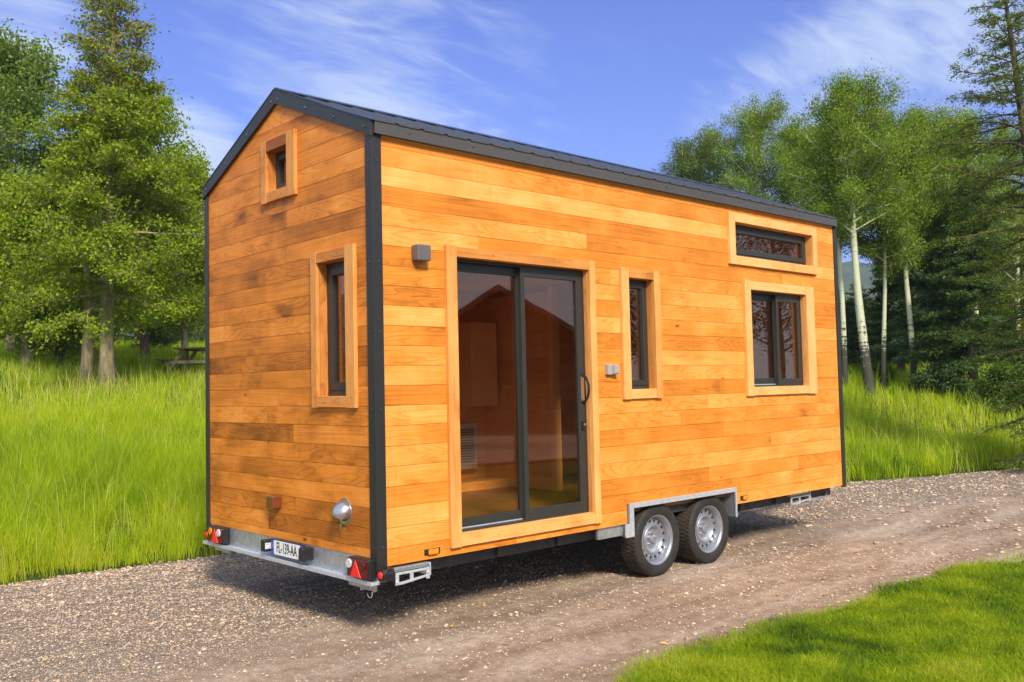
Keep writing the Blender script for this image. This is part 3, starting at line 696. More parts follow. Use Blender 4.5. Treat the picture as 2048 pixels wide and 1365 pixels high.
def slider(wall, label, outer, inner, split, name='window', bw=.075, tones=(.6, .6, .6, .6), lw=.04, stile=.045):
    b0, b1, e0, e1 = inner; mb = MB()
    ring(mb, wall, b0+.001, b1-.001, e0+.001, e1-.001, (.018, .012, .020, .016), .040, .125)
    wbox(mb, wall, b0+.02, b1-.02, e0+.017, e0+.026, .078, .082, 'u', .5, 1)
    o = mb.build(name, [M['alu'], M['galvl']], house, .0015); o['label'] = label
    # left leaf runs behind, right leaf in front
    z0, z1 = e0+.022, e1-.022
    A = MB(); ring(A, wall, b0+.020, split+.035, z0, z1, (stile, stile, .060, .062), .086, .118); A.build('sash', M['alu'], o, .0015)
    pane(wall, o, b0+.020+stile-.003, split+.035-stile+.003, z0+.06, z1-.058, .098)
    B = MB(); ring(B, wall, split-.006, b1-.013, z0-.004, z1+.006, (lw, bw, .068, bw), .044, .076)
    wbox(B, wall, split-.010, split+.004, z0, z1, .076, .088, 'z')
    B.build('sash', M['alu'], o, .0015)
    pane(wall, o, split+lw-.009, b1-.013-bw+.003, z0+bw-.006, z1-.060, .058)
    trim(wall, o, outer, inner, 'stiles', tones)
    return o
hinged('L', 'narrow upright window right of the sliding door', (2.408, 2.912, 1.503, 2.592), (2.502, 2.832, 1.585, 2.512), .030, .040, tones=(.72, .62, .5, .75))
hinged('L', 'low wide window under the eave', (3.976, 5.582, 2.738, 3.230), (4.075, 5.495, 2.822, 3.145), .036, .046, 'top', (.85, .8, .85, .82))
slider('L', 'square sliding window at the front end', (4.200, 5.475, 1.490, 2.600), (4.302, 5.322, 1.574, 2.512), 4.86, tones=(.85, .85, .85, .82), bw=.058, stile=.035)
wgl = hinged('G', 'tall narrow gable window', (.199, .750, 1.511, 2.597), (.306, .675, 1.590, 2.520), .040, .048, tones=(.6, .5, .35, .5))
hinged('G', 'small square gable window near the ridge', (.960, 1.470, 3.060, 3.540), (1.076, 1.392, 3.140, 3.453), .030, .030, tones=(.5, .5, .12, .45))
door = slider('L', 'grey framed sliding glass door', (.579, 2.090, .542, 2.616), (.670, 2.022, .627, 2.540), 1.345, 'sliding_door', .072, (.58, .72, .42, .78), .040, .05)
def handle(pts, r, par, m='black'):
    mb = MB(); mb.tube(pts, r, 8); return mb.build('handle', M[m], par, smooth=True)
arc = lambda x, y, z, h, bow, s=1: [(x+s*bow*.15*0, y, z+h*math.cos(t)) if False else (x, y-bow*math.sin(t), z+h*math.cos(t)) for t in np.linspace(0.12, PI-.12, 9)]
handle([(1.985, .040, 1.71)]+arc(1.985, .040, 1.60, .105, .065)+[(1.985, .040, 1.49)], .010, door)
MB().box(1.962, 1.998, .034, .045, 1.50, 1.70, 2).build('handle_plate', M['inox'], door, .003)
k = MB(); k.box(1.965, 1.997, .030, .045, 1.275, 1.345, 2, .5, 0); k.cyl((1.981, .030, 1.318), (1.981, .020, 1.318), .011, .011, 12, 1); k.build('lock', [M['black'], M['inox']], door, .003)
handle(arc(.712, .080, 1.58, .10, .055), .009, door)
handle([(.125, .585, 2.06), (.165, .585, 2.06), (.172, .565, 2.03), (.172, .555, 1.90)], .009, wgl)

bw = MB(); [bw.box(*q_, W-.09, W-.04, *z_, 0) for q_, z_ in (((.30, .35), (1.25, 2.45)), ((.93, .98), (1.25, 2.45)), ((.35, .93), (1.25, 1.30)), ((.35, .93), (2.40, 2.45)))]  # back window added to let more daylight into the dark interior
fill_window = bw.build('window', M['alu'], house); MB().box(.34, .94, W-.07, W-.064, 1.29, 2.41).build('pane', M['glass'], fill_window)
# ---- fittings on the walls
b = MB(); b.box(.300, .412, -.075, .0, 2.482, 2.590, 0); o = b.build('wall_lamp', M['lampgrey'], house, .008)
b = MB(); b.box(2.205, 2.262, -.035, 0, 1.708, 1.790, 0); b.box(2.262, 2.325, -.052, 0, 1.712, 1.786, 0); b.box(2.268, 2.319, -.058, -.052, 1.718, 1.780, 0)
b.build('socket_box', M['sockgrey'], house, .004)
def marker(x, z, w_=.128):
    m = MB(); m.box(x, x+w_, -.012, 0, z, z+.038, 0); mk = m.build('marker_light', M['black'], house, .004)
    l = MB(); l.box(x+.024, x+w_-.024, -.026, -.012, z+.002, z+.036, 0); l.build('lens', M['amber'], mk, .005)
    [MB().cyl((xx, -.015, z+.019), (xx, -.012, z+.019), .005, .005, 8).build('screw', M['inox'], mk) for xx in (x+.012, x+w_-.012)]
marker(.365, .523); marker(4.045, .524, .115)
b = MB(); b.box(-.075, 0, 1.245, 1.345, .775, .862, 1); b.build('reflector_box', M['brownlens'], house, .006)
# vent cowl
vm = MB(); vy, vz = .385, .820
vm.lathe([(.0, -.004), (.088, -.004), (.090, -.002), (.088, .0)], (0, vy, vz), 0, 40)
vent = vm.build('vent_cowl', M['inox'], house, smooth=True)
sp = MB(); vs = []; fs = []; nu, nv = 20, 12
for i in range(nu+1):
    a_ = R(-38)+R(256)*i/nu            # opening at the bottom
    for j in range(nv+1):
        e_ = (PI/2)*j/nv; rr = .076
        y_ = vy+rr*math.cos(a_)*math.cos(e_); z_ = vz+rr*math.sin(a_)*math.cos(e_)
        vs.append((-.004-.085*math.sin(e_), y_, z_-.020*math.sin(e_)**2))
for i in range(nu):
    for j in range(nv): q = i*(nv+1)+j; fs.append((q, q+1, q+nv+2, q+nv+1))
sp.add(vs, fs, 0); hood = sp.build('hood', M['inox'], vent, smooth=True, fixn=False); so = hood.modifiers.new('s', 'SOLIDIFY'); so.thickness = .002
MB().lathe([(0, 0), (.062, 0), (.062, -.006)], (-.005, vy, vz), 0, 24).build('duct_opening', M['black'], vent)
MB().prism([(vy-.005, vz-.075), (vy+.022, vz-.082), (vy+.004, vz-.135)], -.03, -.026, 0).build('flap', M['inox'], vent)

# ---- trailer underframe
ch = MB()
ch.box(.004, .016, .020, W-.02, .405, .555, 1, .5, 0); ch.box(-.050, .016, .005, W-.01, .386, .405, 1, .5, 1)
ch.box(-.052, -.046, .003, W-.008, .384, .412, 1, .5, 1)
ch.box(.0, .06, -.004, .018, .40, .49, 0, .5, 1)
ch.build('rear_crossmember', [M['galv'], M['galvl']], house, .002)
for y_ in (.15, W-.21):
    for xa, xb in ((.02, 2.43), (3.99, L-.02)): MB().box(xa, xb, y_, y_+.06, .385, .49, 0).build('side_rail', M['dsteel'], house)
cb = MB()
for i in range(9): cb.box(.5+i*.62, .54+i*.62, .115, W-.115, .40, .49, 1)
cb.box(.2, L-.1, .60, .66, .33, .48, 0); cb.box(.2, L-.1, 1.84, 1.90, .33, .48, 0); cb.box(.03, L-.03, .12, W-.12, .492, .55, 0)
cb.build('underframe', M['dsteel'], house)
db = MB()
for s_ in (-1, 1):
    y_ = 1.25+s_*.30; db.prism([(5.95, y_-.035), (7.5, 1.25-.035), (7.5, 1.25+.035), (5.95, y_+.035)], .36, .46, 2)
db.box(7.4, 7.7, 1.21, 1.29, .40, .47, 0); db.build('drawbar', M['galv'], house, .004)
# wheel arch
wa = MB()
wa.box(2.447, 3.972, -.016, .0, .612, .652, 0, .5, 0); wa.box(2.447, 2.497, -.018, .0, .383, .611, 2, .5, 0); wa.box(3.952, 3.972, -.016, .0, .380, .611, 2, .5, 0)
wa.box(2.395, 2.446, -.016, .0, .383, .490, 2, .5, 0)
wa.box(2.447, 3.972, .0, .36, .640, .650, 0, .5, 1); wa.box(3.958, 3.972, .0, .36, .38, .639, 2, .5, 1); wa.box(2.447, 2.460, .0, .36, .38, .639, 2, .5, 1)
wa.box(2.1, 2.44, .025, .05, .40, .488, 0, .5, 1)
wa.build('wheel_arch', [M['galvl'], M['galv']], house, .0015)
wa2 = MB(); wa2.box(2.447, 3.972, W-.36, W, .640, .650, 0); wa2.build('wheel_arch', M['galv'], house)
ax = MB()
for x_ in (2.86, 3.60): ax.cyl((x_, .20, .305), (x_, 2.3, .305), .035, .035, 14)
for s_ in (.42, 2.08): ax.box(2.6, 3.9, s_-.03, s_+.03, .33, .40, 0)
ax.build('axle', M['dsteel'], house)

def wheel(x_, side):
    # side -1: outer face looks along -y
    yc = .118 if side < 0 else W-.118
    hub = empty('wheel', (x_, yc, .305), house); s = side
    # tyre: grooved tread with cross cuts
    n = 216; prof_ = [(.205, .068), (.212, .082), (.235, .091), (.262, .0935), (.284, .090), (.297, .083), (.3025, .074)]
    tread = []
    for a_, b_ in ((.074, .052), (.046, .024), (.018, -.018), (-.024, -.046), (-.052, -.074)):
        tread += [(.304+.001*(1-abs(a_)/.08), a_), (.304+.001*(1-abs(b_)/.08), b_)]
        if b_ > -.07: tread += [(.2965, b_-.001), (.2965, b_-.005)]
    full = prof_ + tread + [(r_, -h) for r_, h in reversed(prof_)]
    full += [(.200, -.062), (.200, .062)]
    full = full + [full[0]]
    P = np.array(full); nj = len(P)-1; V = []; 
    th = np.arange(n)*2*PI/n
    for j in range(nj):
        r_, h = P[j]
        rr = np.full(n, r_)
        if r_ > .3035: 
            cut = ((np.arange(n)+(2 if abs(h) < .03 else 0)) % 4 == 0); rr = np.where(cut, r_-.0055, r_)
        elif abs(r_-.3025) < 1e-6: rr = np.where(np.arange(n) % 4 == 0, r_-.004, r_)
        V.append(np.stack([rr*np.cos(th), np.full(n, h*(-1 if s < 0 else 1)), rr*np.sin(th)], 1))
    V = np.concatenate(V); i = np.arange(n); F = []; mi = []
    for j in range(nj):
        k = (j+1) % nj; F.append(np.stack([j*n+i, j*n+(i+1) % n, k*n+(i+1) % n, k*n+i], 1)); mi.append(np.full(n, 1 if 6 <= j < 6+len(tread) else 0))
    me = npmesh('tyre', V, np.concatenate(F), [M['tyre'], M['tread']], None, np.concatenate(mi), True)
    me.set_sharp_from_angle(angle=R(35)); link('tyre', me, hub)
    # steel rim with a ring of round holes
    rm = MB(); o = -1 if s < 0 else 1
    def lt(prof, n=64): rm.lathe([(r_, h*o) for r_, h in prof], (0, 0, 0), 1, n)
    lt([(.213, .066), (.215, .074), (.210, .079), (.203, .077), (.199, .070), (.193, .064), (.188, .040), (.184, .034), (.182, .012)])
    lt([(.184, -.07), (.182, .012), (.178, .016)])
    # ring with holes r .128 - .178
    ri, ro, nh = .130, .178, 16; mid = (ri+ro)/2; hr = .0140; y_ = .016*o
    for q in range(nh):
        a0 = 2*PI*q/nh; da = 2*PI/nh; outp = []
        for t in np.linspace(0, 1, 7)[:-1]: outp.append((ri, a0+da*t))
        for t in np.linspace(0, 1, 5)[:-1]: outp.append((ri+(ro-ri)*t, a0+da))
        for t in np.linspace(0, 1, 7)[:-1]: outp.append((ro, a0+da*(1-t)))
        for t in np.linspace(0, 1, 5)[:-1]: outp.append((ro-(ro-ri)*t, a0))
        ac = a0+da/2; C = (mid*math.cos(ac), mid*math.sin(ac)); m_ = len(outp); vs = []
        for r_, a_ in outp:
            yy = y_+ .012*o*math.sin(PI*(ro-r_)/(ro-ri)*.5)
            vs.append((r_*math.cos(a_), yy, r_*math.sin(a_)))
        for r_, a_ in outp:
            dx, dz = r_*math.cos(a_)-C[0], r_*math.sin(a_)-C[1]; l_ = math.hypot(dx, dz); vs.append((C[0]+dx/l_*hr, y_+.008*o, C[1]+dz/l_*hr*1.0))
        for v_ in vs[m_:2*m_]: vs.append((v_[0], v_[1]-.008*o, v_[2]))
        fs = [(i_, (i_+1) % m_, (i_+1) % m_+m_, i_+m_) for i_ in range(m_)]+[(i_+m_, (i_+1) % m_+m_, (i_+1) % m_+2*m_, i_+2*m_) for i_ in range(m_)]
        rm.add(vs, fs, 0)
    lt([(.130, .028), (.127, .036), (.120, .041), (.112, .041), (.105, .036), (.096, .018), (.090, .008), (.080, .004), (.070, .006), (.064, .010), (.060, .010), (.034, .010), (.033, .018), (.030, .030), (.024, .034), (.0, .035)])
    for q in range(5):
        a_ = 2*PI*q/5+.3; rm.cyl((.049*math.cos(a_), .008*o, .049*math.sin(a_)), (.049*math.cos(a_), .026*o, .049*math.sin(a_)), .0095, .008, 6)
    rim = rm.build('rim', M['rim'], hub, smooth=True)
    MB().cyl((0, -.055*o, 0), (0, -.008*o, 0), .180, .180, 32).build('brake_drum', M['dsteel'], hub)
    return hub
for x_ in (2.86, 3.60):
    wheel(x_, -1); wheel(x_, 1)

# ---- rear lamps, plate, steadies
def tail(y0, y1, flip):
    mb = MB(); rr = []
    z0, z1 = .420, .545
    mb.box(-.062, .004, y0, y1, z0, z1, 1, .5, 0)
    t = mb.build('tail_light', M['black'], house, .008)
    l = MB(); l.box(-.072, -.060, y0+.004, y1-.004, z0+.004, z1-.004, 1); l.build('lens', M['red'], t, .010)
    # triangle reflector and reversing lamp sit on the side towards the plate
    s = 1 if not flip else -1; yi = y1 if not flip else y0
    tri = MB(); c = yi-s*.115
    tri.prism([(c-.062, z0+.008), (c+.062, z0+.008), (c, z1-.010)], -.080, -.072, 0); tri.build('triangle_reflector', M['redb'], t, .003)
    cl_ = MB(); yc = yi-s*.040
    cl_.cyl((-.084, yc, z1-.036), (-.072, yc, z1-.036), .030, .031, 24); cl_.build('reversing_lamp', M['clear'], t, .003)
    am = MB(); yc = yi-s*.195; am.cyl((-.080, yc, z1-.036), (-.072, yc, z1-.036), .028, .029, 20); am.build('indicator', M['amber'] if flip else M['red'], t, .003)
tail(.018, .262, False); tail(2.10, 2.36, True)
for yy, sy in ((-.002, -1), (W+.002, 1)):
    y0 = yy; mb = MB()
    mb.cyl((.045, y0, .450), (.045, y0+sy*.055, .450), .044, .040, 20); mb.cyl((.0, y0+sy*.02, .450), (.085, y0+sy*.02, .450), .042, .042, 20)
    e = mb.build('outline_marker', M['black'], house, .004, True)
    q = MB(); q.lathe([(.0, -.016), (.012, -.014), (.022, -.006), (.025, 0)], (.0, y0+sy*.02, .450), 0, 20); q.build('lens', M['redb'], e, smooth=True)
pb = MB(); pb.box(-.034, -.022, .868, 1.350, .428, .545, 1); pb.box(-.022, .006, .95, 1.26, .45, .52, 1)
plate = pb.build('number_plate', M['black'], house, .003)
MB().box(-.038, -.034, .920, 1.298, .436, .538, 1).build('plate_field', M['platew'], plate)
MB().box(-.038, -.034, 1.299, 1.340, .436, .538, 1).build('blue_band', M['plateb'], plate)
MB().box(-.038, -.034, .878, .919, .436, .538, 1).build('blue_band', M['plateb'], plate)
fc = bpy.data.curves.new('registration', 'FONT'); fc.body = 'FL-139-AA'; fc.size = .108; fc.extrude = .0008; fc.align_x = 'CENTER'; fc.align_y = 'CENTER'; fc.offset = .0003
fo = bpy.data.objects.new('registration', fc); COL.objects.link(fo)
fo.matrix_world = Matrix.Translation((-.0392, 1.109, .488)) @ Matrix(((0, 0, -1, 0), (-1, 0, 0, 0), (0, 1, 0, 0), (0, 0, 0, 1))) @ Matrix.Diagonal((.62, 1.0, 1, 1))
bpy.context.view_layer.update(); dg = bpy.context.evaluated_depsgraph_get()
tm = bpy.data.meshes.new_from_object(fo.evaluated_get(dg)); mw = fo.matrix_world.copy(); bpy.data.objects.remove(fo)
tm.transform(mw); tm.materials.clear(); tm.materials.append(M['ink']); link('registration', tm, plate)
for y0, y1 in ((.800, .862), (1.356, 1.418)):
    pl_ = MB(); pl_.box(-.085, .004, y0, y1, .448, .535, 1); o = pl_.build('plate_lamp', M['black'], house, .008)
    inner = y1 if y0 < 1 else y0
    MB().box(-.078, -.03, inner-.002 if y0 < 1 else inner-.0015, inner+.0015 if y0 < 1 else inner+.002, .47, .515, 1).build('lens', M['clear'], o)
for ys in (.09, W-.37):
    s_ = MB(); s_.cyl((.03, ys, .352), (.03, ys+.13, .352), .024, .024, 16); s_.cyl((.03, ys+.14, .352), (.03, ys+.28, .352), .019, .019, 16)
    s_.box(.01, .05, ys+.13, ys+.14, .32, .386, 1); s_.box(.015, .045, ys-.006, ys, .325, .386, 1)
    o = s_.build('jack_socket', M['galv'], house, .002, True)
    MB().tube([(-.0, ys+.01+.028*math.cos(t), .318-.026*math.sin(t)) for t in np.linspace(0, PI*1.15, 12)], .0022, 6).build('pull_ring', M['galvl'], o)
def steady(x0, x1, y0=-.02):
    m = MB()
    m.box(x0, x1, y0+.012, y0+.12, .462, .478, 0, .5, 1); m.box(x0+.01, x1-.01, y0+.02, y0+.11, .448, .461, 0, .5, 1)
    m.box(x0+.004, x1-.008, y0, y0+.010, .430, .446, 0); m.prism([(x0+.004, .366), (x0+.06, .366), (x1-.01, .388), (x1-.01, .402), (x0+.06, .383), (x0+.004, .383)], y0, y0+.014, 1)
    for xx in (x0+.004, x0+(x1-x0)*.42, x1-.032): m.box(xx, xx+.026, y0+.001, y0+.011, .372, .431, 0)
    m.box(x1-.004, x1+.004, y0+.0, y0+.12, .392, .476, 0)
    m.cyl((x0+.018, y0-.006, .384), (x0+.018, y0, .384), .010, .010, 8); m.cyl((x1-.02, y0-.006, .416), (x1-.02, y0, .416), .010, .010, 8)
    m.build('corner_steady', [M['galvl'], M['galv']], house, .002)
steady(.118, .402); steady(5.06, 5.45, .08)
m = MB(); m.tube([(5.40, .12, .37), (5.80, .12, .375), (6.02, .2, .45)], .012, 8); m.build('steady_strut', M['galv'], house)
# printed cloth hanging inside the square window
m = MB(); m.prism([(4.47, 1.62), (4.60, 1.62), (4.66, 1.78), (4.56, 1.80), (4.40, 1.76)], .25, .27, 1); o = m.build('printed_cloth', M['paper'], None, .004)
tag(o, 'pale printed cloth standing inside the square sliding window', 'cloth')

# ------------------------------------------------------------------ trees
def tubes_np(segs, n=6):
    # segs: list of (p0, p1, r0, r1)
    P0 = np.array([s[0] for s in segs]); P1 = np.array([s[1] for s in segs]); r0 = np.array([s[2] for s in segs]); r1 = np.array([s[3] for s in segs])
    d = P1-P0; d /= np.linalg.norm(d, axis=1, keepdims=True)+1e-9
    up = np.where(np.abs(d[:, 2:3]) > .9, np.array([[1., 0, 0]]), np.array([[0, 0, 1.]])); a = np.cross(d, up); a /= np.linalg.norm(a, axis=1, keepdims=True); b = np.cross(d, a)
    th = np.arange(n)*2*PI/n; ct, st = np.cos(th), np.sin(th)
    ringv = a[:, None, :]*ct[None, :, None]+b[:, None, :]*st[None, :, None]
    V = np.concatenate([P0[:, None, :]+ringv*r0[:, None, None], P1[:, None, :]+ringv*r1[:, None, None]], 1).reshape(-1, 3)
    m = len(segs); i = np.arange(n); base = (np.arange(m)*2*n)[:, None]
    F = np.stack([base+i, base+(i+1) % n, base+(i+1) % n+n, base+i+n], 2).reshape(-1, 4)
    return V, F
def leaves_np(C, size, rg, aspect=.6, up=.0, long_dir=None):
    # diamonds at C with random facing
    n = len(C); a = rg.normal(size=(n, 3)); 
    if long_dir is not None: a = a*.55+long_dir
    a /= np.linalg.norm(a, axis=1, keepdims=True)
    q = rg.normal(size=(n, 3)); q[:, 2] += up; b = np.cross(a, q); b /= np.linalg.norm(b, axis=1, keepdims=True)+1e-9
    s = (size*rg.uniform(.65, 1.3, n))[:, None]
    V = np.stack([C-a*s*.5, C+b*s*aspect*.5, C+a*s*.5, C-b*s*aspect*.5], 1).reshape(-1, 3)
    F = np.arange(n*4).reshape(-1, 4); return V, F
def gen_tree(seed, H, cb, Rf, nl, el, sag, leaf, nleaf, cols, tr=.12, lean=(0, 0), planar=False, sigma=.16, flat=.6, subn=7, sub_l=.36, twig=3, wob=.15,
             bark=None, lat=None, asp=.6, bare=.12, top_thin=0.0, rtip=.006, start=.0):
    """H height, cb crown base, Rf(h/H) reach of a limb, nl limbs, el(h/H) lift angle of a limb, sag droop, cols two leaf colours"""
    rg = np.random.default_rng(seed); segs = []; tips = []; tdir = []; tw = []
    nt_ = 14; ph = rg.uniform(0, 6.28, 3); tp = []
    for i in range(nt_+1):
        s = i/nt_; tp.append(np.array([lean[0]*s*H+wob*math.sin(3*s+ph[0])*s, lean[1]*s*H+wob*math.sin(3.7*s+ph[1])*s, s*H]))
    def tpos(h):
        s = min(max(h/H, 0), 1)*nt_; i = min(int(s), nt_-1); return tp[i]+(tp[i+1]-tp[i])*(s-i)
    tra = lambda s: tr*((1-s)**.8)+.012+(.35*tr*math.exp(-s*40))
    for i in range(nt_): segs.append((tp[i], tp[i+1], tra(i/nt_), tra((i+1)/nt_)))
    az = rg.uniform(0, 6.28)
    for i in range(nl):
        u = (i+rg.uniform(0, 1))/nl; h = cb*start+(cb*(1-start))+(H-cb)*(u**.92)*.985; hs = h/H
        az += 2.399+rg.normal()*.35; Rl = Rf(hs, az)*rg.uniform(.72, 1.12)
        if Rl < .08: continue
        e = el(hs)+rg.normal()*.12; p = tpos(h); d = np.array([math.cos(az)*math.cos(e), math.sin(az)*math.cos(e), math.sin(e)])
        nsg = 6; pts = [p]; r0 = max(.008, tra(hs)*.28*min(1, Rl/1.5)); cur = d.copy()
        for k in range(nsg):
            cur = cur+np.array([0, 0, -sag*(1 if k < 4 else -.6)])/nsg*2+rg.normal(size=3)*.07; cur /= np.linalg.norm(cur)
            pts.append(pts[-1]+cur*Rl/nsg)
        for k in range(nsg): segs.append((pts[k], pts[k+1], r0*(1-k/nsg)+rtip, r0*(1-(k+1)/nsg)+rtip))
        ns = max(2, int(subn*min(1.3, Rl/1.4)+.5))
        for j in range(ns):
            t = bare+(1-bare)*(j+rg.uniform(0, 1))/ns; kk = min(int(t*nsg), nsg-1); q = pts[kk]+(pts[kk+1]-pts[kk])*(t*nsg-kk)
            md = pts[kk+1]-pts[kk]; md /= np.linalg.norm(md)
            if planar:
                sd = np.cross(md, [0, 0, 1]); sd /= np.linalg.norm(sd)+1e-9; sd *= (1 if j % 2 else -1); dd = md*.75+sd+np.array([0, 0, rg.normal()*.12-.12]); dd /= np.linalg.norm(dd)
            else:
                dd = md*.8+rg.normal(size=3)*.75+np.array([0, 0, .22]); dd /= np.linalg.norm(dd)
            sl = Rl*sub_l*(1.1-t*.65)*rg.uniform(.7, 1.3); e1 = q+dd*sl*.5; e2 = e1+(dd+rg.normal(size=3)*.2+np.array([0, 0, -sag*.5]))*sl*.5
            segs.append((q, e1, max(rtip, r0*.35), rtip)); segs.append((e1, e2, rtip, rtip*.6))
            for t2 in np.linspace(.25, 1, twig+1):
                pp = q+(e1-q)*min(1, t2*2) if t2 < .5 else e1+(e2-e1)*(t2*2-1); tips.append(pp); tdir.append(dd); tw.append(rg.uniform(.5, 1.3)*(1-top_thin*max(0, hs-.55)/.45))
        tips.append(pts[-1]); tdir.append(cur); tw.append(1.0*(1-top_thin*max(0, hs-.55)/.45))
    tips = np.array(tips); tdir = np.array(tdir); tw = np.array(tw); tw = np.maximum(tw, .04)*rg.choice([.35, 1, 1.6], len(tw), p=[.22, .5, .28])
    cnt = rg.multinomial(nleaf, tw/tw.sum()); idx = np.repeat(np.arange(len(tips)), cnt)
    off = rg.normal(size=(nleaf, 3))*sigma; off[:, 2] *= flat
    C = tips[idx]+off
    Vl, Fl = leaves_np(C, leaf, rg, asp, .8, tdir[idx] if planar else None)
    cl = rg.uniform(0, 1, len(tips))[idx]*.6+rg.uniform(0, 1, nleaf)*.4
    c0, c1 = np.array(cols[0]), np.array(cols[1]); TB = (.35 if top_thin > .5 else 0); cc = c0+(c1-c0)*cl[:, None]; cc = cc*rg.uniform(.8, 1.2, (nleaf, 1))
    if lat is not None:
        k = rg.uniform(size=nleaf) < lat[0]+TB*np.clip((C[:, 2]/H-.62)/.2, 0, 1); cc[k] = np.array(lat[1])*rg.uniform(.7, 1.2, (k.sum(), 1))
    crown = npmesh('crown', Vl, Fl, M['leaf'], np.repeat(cc, 4, 0))
    Vt, Ft = tubes_np(segs, 7); trunk = npmesh('trunk', Vt, Ft, M[bark or 'bark'], None, None, True)
    return trunk, crown
def plant(name, meshes, loc, rz=0, s=1.0, label=None, cat='tree', group=None, sz=None):
    e = empty(name, loc); e.rotation_euler = (0, 0, rz); e.scale = (s, s, sz or s)
    link('trunk', meshes[0], e); link('crown', meshes[1], e); tag(e, label, cat, group); return e

BRIGHT = ((.13, .22, .014), (.36, .45, .022)); DULL = ((.11, .18, .035), (.24, .33, .05)); ASP = ((.10, .20, .016), (.30, .43, .032)); DARKC = ((.040, .085, .025), (.12, .19, .04)); BLUEC = ((.07, .14, .07), (.17, .26, .12))
# A: the tall layered tree on the left, two stems
P = at(214, 782); Htop = ztop(214, -60, P)-P.z
def RA(s, az):
    return np.interp(s, [0, .12, .3, .5, .62, .72, .8, .9, 1], [1.7, 2.2, 2.25, 1.75, 1.25, .95, .8, .7, .2])
bigm = gen_tree(101, Htop, 1.75, RA, 120, lambda s: np.interp(s, [0, .15, .4, 1], [.22, .10, .12, .42]), .20, .075, 95000, BRIGHT, .15, (0, 0), sigma=.135, flat=.5, subn=8, sub_l=.36, bark='bark', lat=(.06, (.26, .19, .10)), top_thin=.90, bare=.2)
e = plant('layered_tree', bigm, P, 1.0, 1, 'tall layered bright green tree standing on two pale stems in the left meadow', 'tree')
st = gen_tree(102, 4.2, 3.6, lambda s, a: .4, 6, lambda s: .6, 0, .08, 300, BRIGHT, .14, (.005, .004))
o = link('second_stem', st[0], e); rl = Vector((AR[0], AR[1], 0))*-.42+Vector((0, .1, 0)); m3 = Matrix.Rotation(-1.0, 3, 'Z'); o.location = m3 @ rl
# B: smaller trees and the wood edge on the left
def leftT(px, py, topy, seed, R0, cols, label, n=16000, cbf=.18, leaf=.10, name='broadleaf_tree', sig=.19, bark='bark', tr=.13):
    P = at(px, py+14); H = ztop(px, topy, P)-P.z
    R_ = lambda s, a: R0*np.interp(s, [0, .15, .4, .7, .9, 1], [.6, .9, 1, .8, .5, .2])
    return plant(name, gen_tree(seed, H, H*cbf, R_, 46, lambda s: np.interp(s, [0, .5, 1], [.15, .5, 1.0]), .05, leaf, n, cols, tr, sigma=sig, flat=.8, subn=6, bark=bark), P, seed*.7, 1, label)
leftT(372, 738, 335, 111, 1.15, BRIGHT, 'slim tree with a pale leaning trunk just left of the tiny house', 22000, .22, .085, tr=.09)
leftT(55, 728, 395, 112, 2.0, BRIGHT, 'bright green tree with its trunk near the left edge of the meadow', 26000, .16)
leftT(119, 722, 480, 113, 1.7, DULL, 'small dark trunked tree behind and left of the twin stems', 20000, .14, bark='darkbark')
leftT(20, 705, 120, 114, 3.1, DULL, 'tall grey green tree filling the far left edge', 42000, .1, .12, sig=.26)
leftT(290, 712, 205, 115, 2.4, BRIGHT, 'leafy tree rising behind the right side of the layered tree', 34000, .12, .11, sig=.22, bark='darkbark')
leftT(150, 702, 330, 116, 2.8, DULL, 'broad dull green tree far behind the twin stems', 30000, .1, .12, sig=.24)
# D: backing conifers, three meshes copied
def con(seed, H, R0, n, cols, leaf=.13, cb=.06, bark='darkbark', nl=90):
    return gen_tree(seed, H, H*cb, lambda s, a: R0*(1-s)**.75+.05, nl, lambda s: np.interp(s, [0, 1], [-.18, .35]), .10, leaf, n, cols, .13, planar=True, sigma=.085, flat=.55, subn=8, sub_l=.34, bark=bark, asp=.30, twig=3)
cA = con(201, 7.0, 1.7, 22000, DARKC); cB = con(202, 6.0, 1.5, 20000, DARKC); cC = con(203, 6.5, 1.6, 22000, BLUEC)
protos = [cA, cB, cC]; HH = [7.0, 6.0, 6.5]
rg = random.Random(8)
def backrow(spec, label, group):
    for px, dep, topy in spec:
        P = along(px, dep); i = rg.randrange(3); H = max(2.5, ztop(px, topy, P)-P.z); s = H/HH[i]
        plant('fir_tree', protos[i], P-Vector((0, 0, .1)), rg.uniform(0, 6.28), max(s, .75), label, 'tree', group, s)
backrow([(px_, 44+rg.uniform(-2, 3), t) for px_, t in ((-70, 380), (-10, 430), (45, 470), (95, 500), (140, 520), (185, 540), (235, 500), (275, 520), (318, 500), (352, 560), (392, 470), (440, 480), (-150, 420), (-260, 380), (-380, 430), (-520, 400), (-680, 420), (510, 470), (590, 430), (680, 480), (770, 440), (860, 500))],
        'dark fir in the wood behind the left meadow', 'firs behind the left meadow')
backrow([(px_, 37+rg.uniform(-2, 4), t) for px_, t in ((1590, 560), (1640, 540), (1676, 575), (1700, 600), (1722, 560), (1748, 590), (1775, 575), (1800, 545), (1822, 500), (1850, 470), (1880, 440), (1905, 470), (1935, 430), (1970, 420), (2005, 400), (2045, 380), (2090, 360), (2140, 380))],
        'dark fir in the wood behind the white stems on the right', 'firs behind the right meadow')
backrow([(px_, 31+rg.uniform(-1, 2), t) for px_, t in ((1705, 650), (1762, 640), (1800, 620), (1855, 560), (1895, 540), (1940, 520), (1985, 500), (2035, 480), (2085, 470))],
        'low dark fir just behind the white stems', 'low firs at the wood edge')
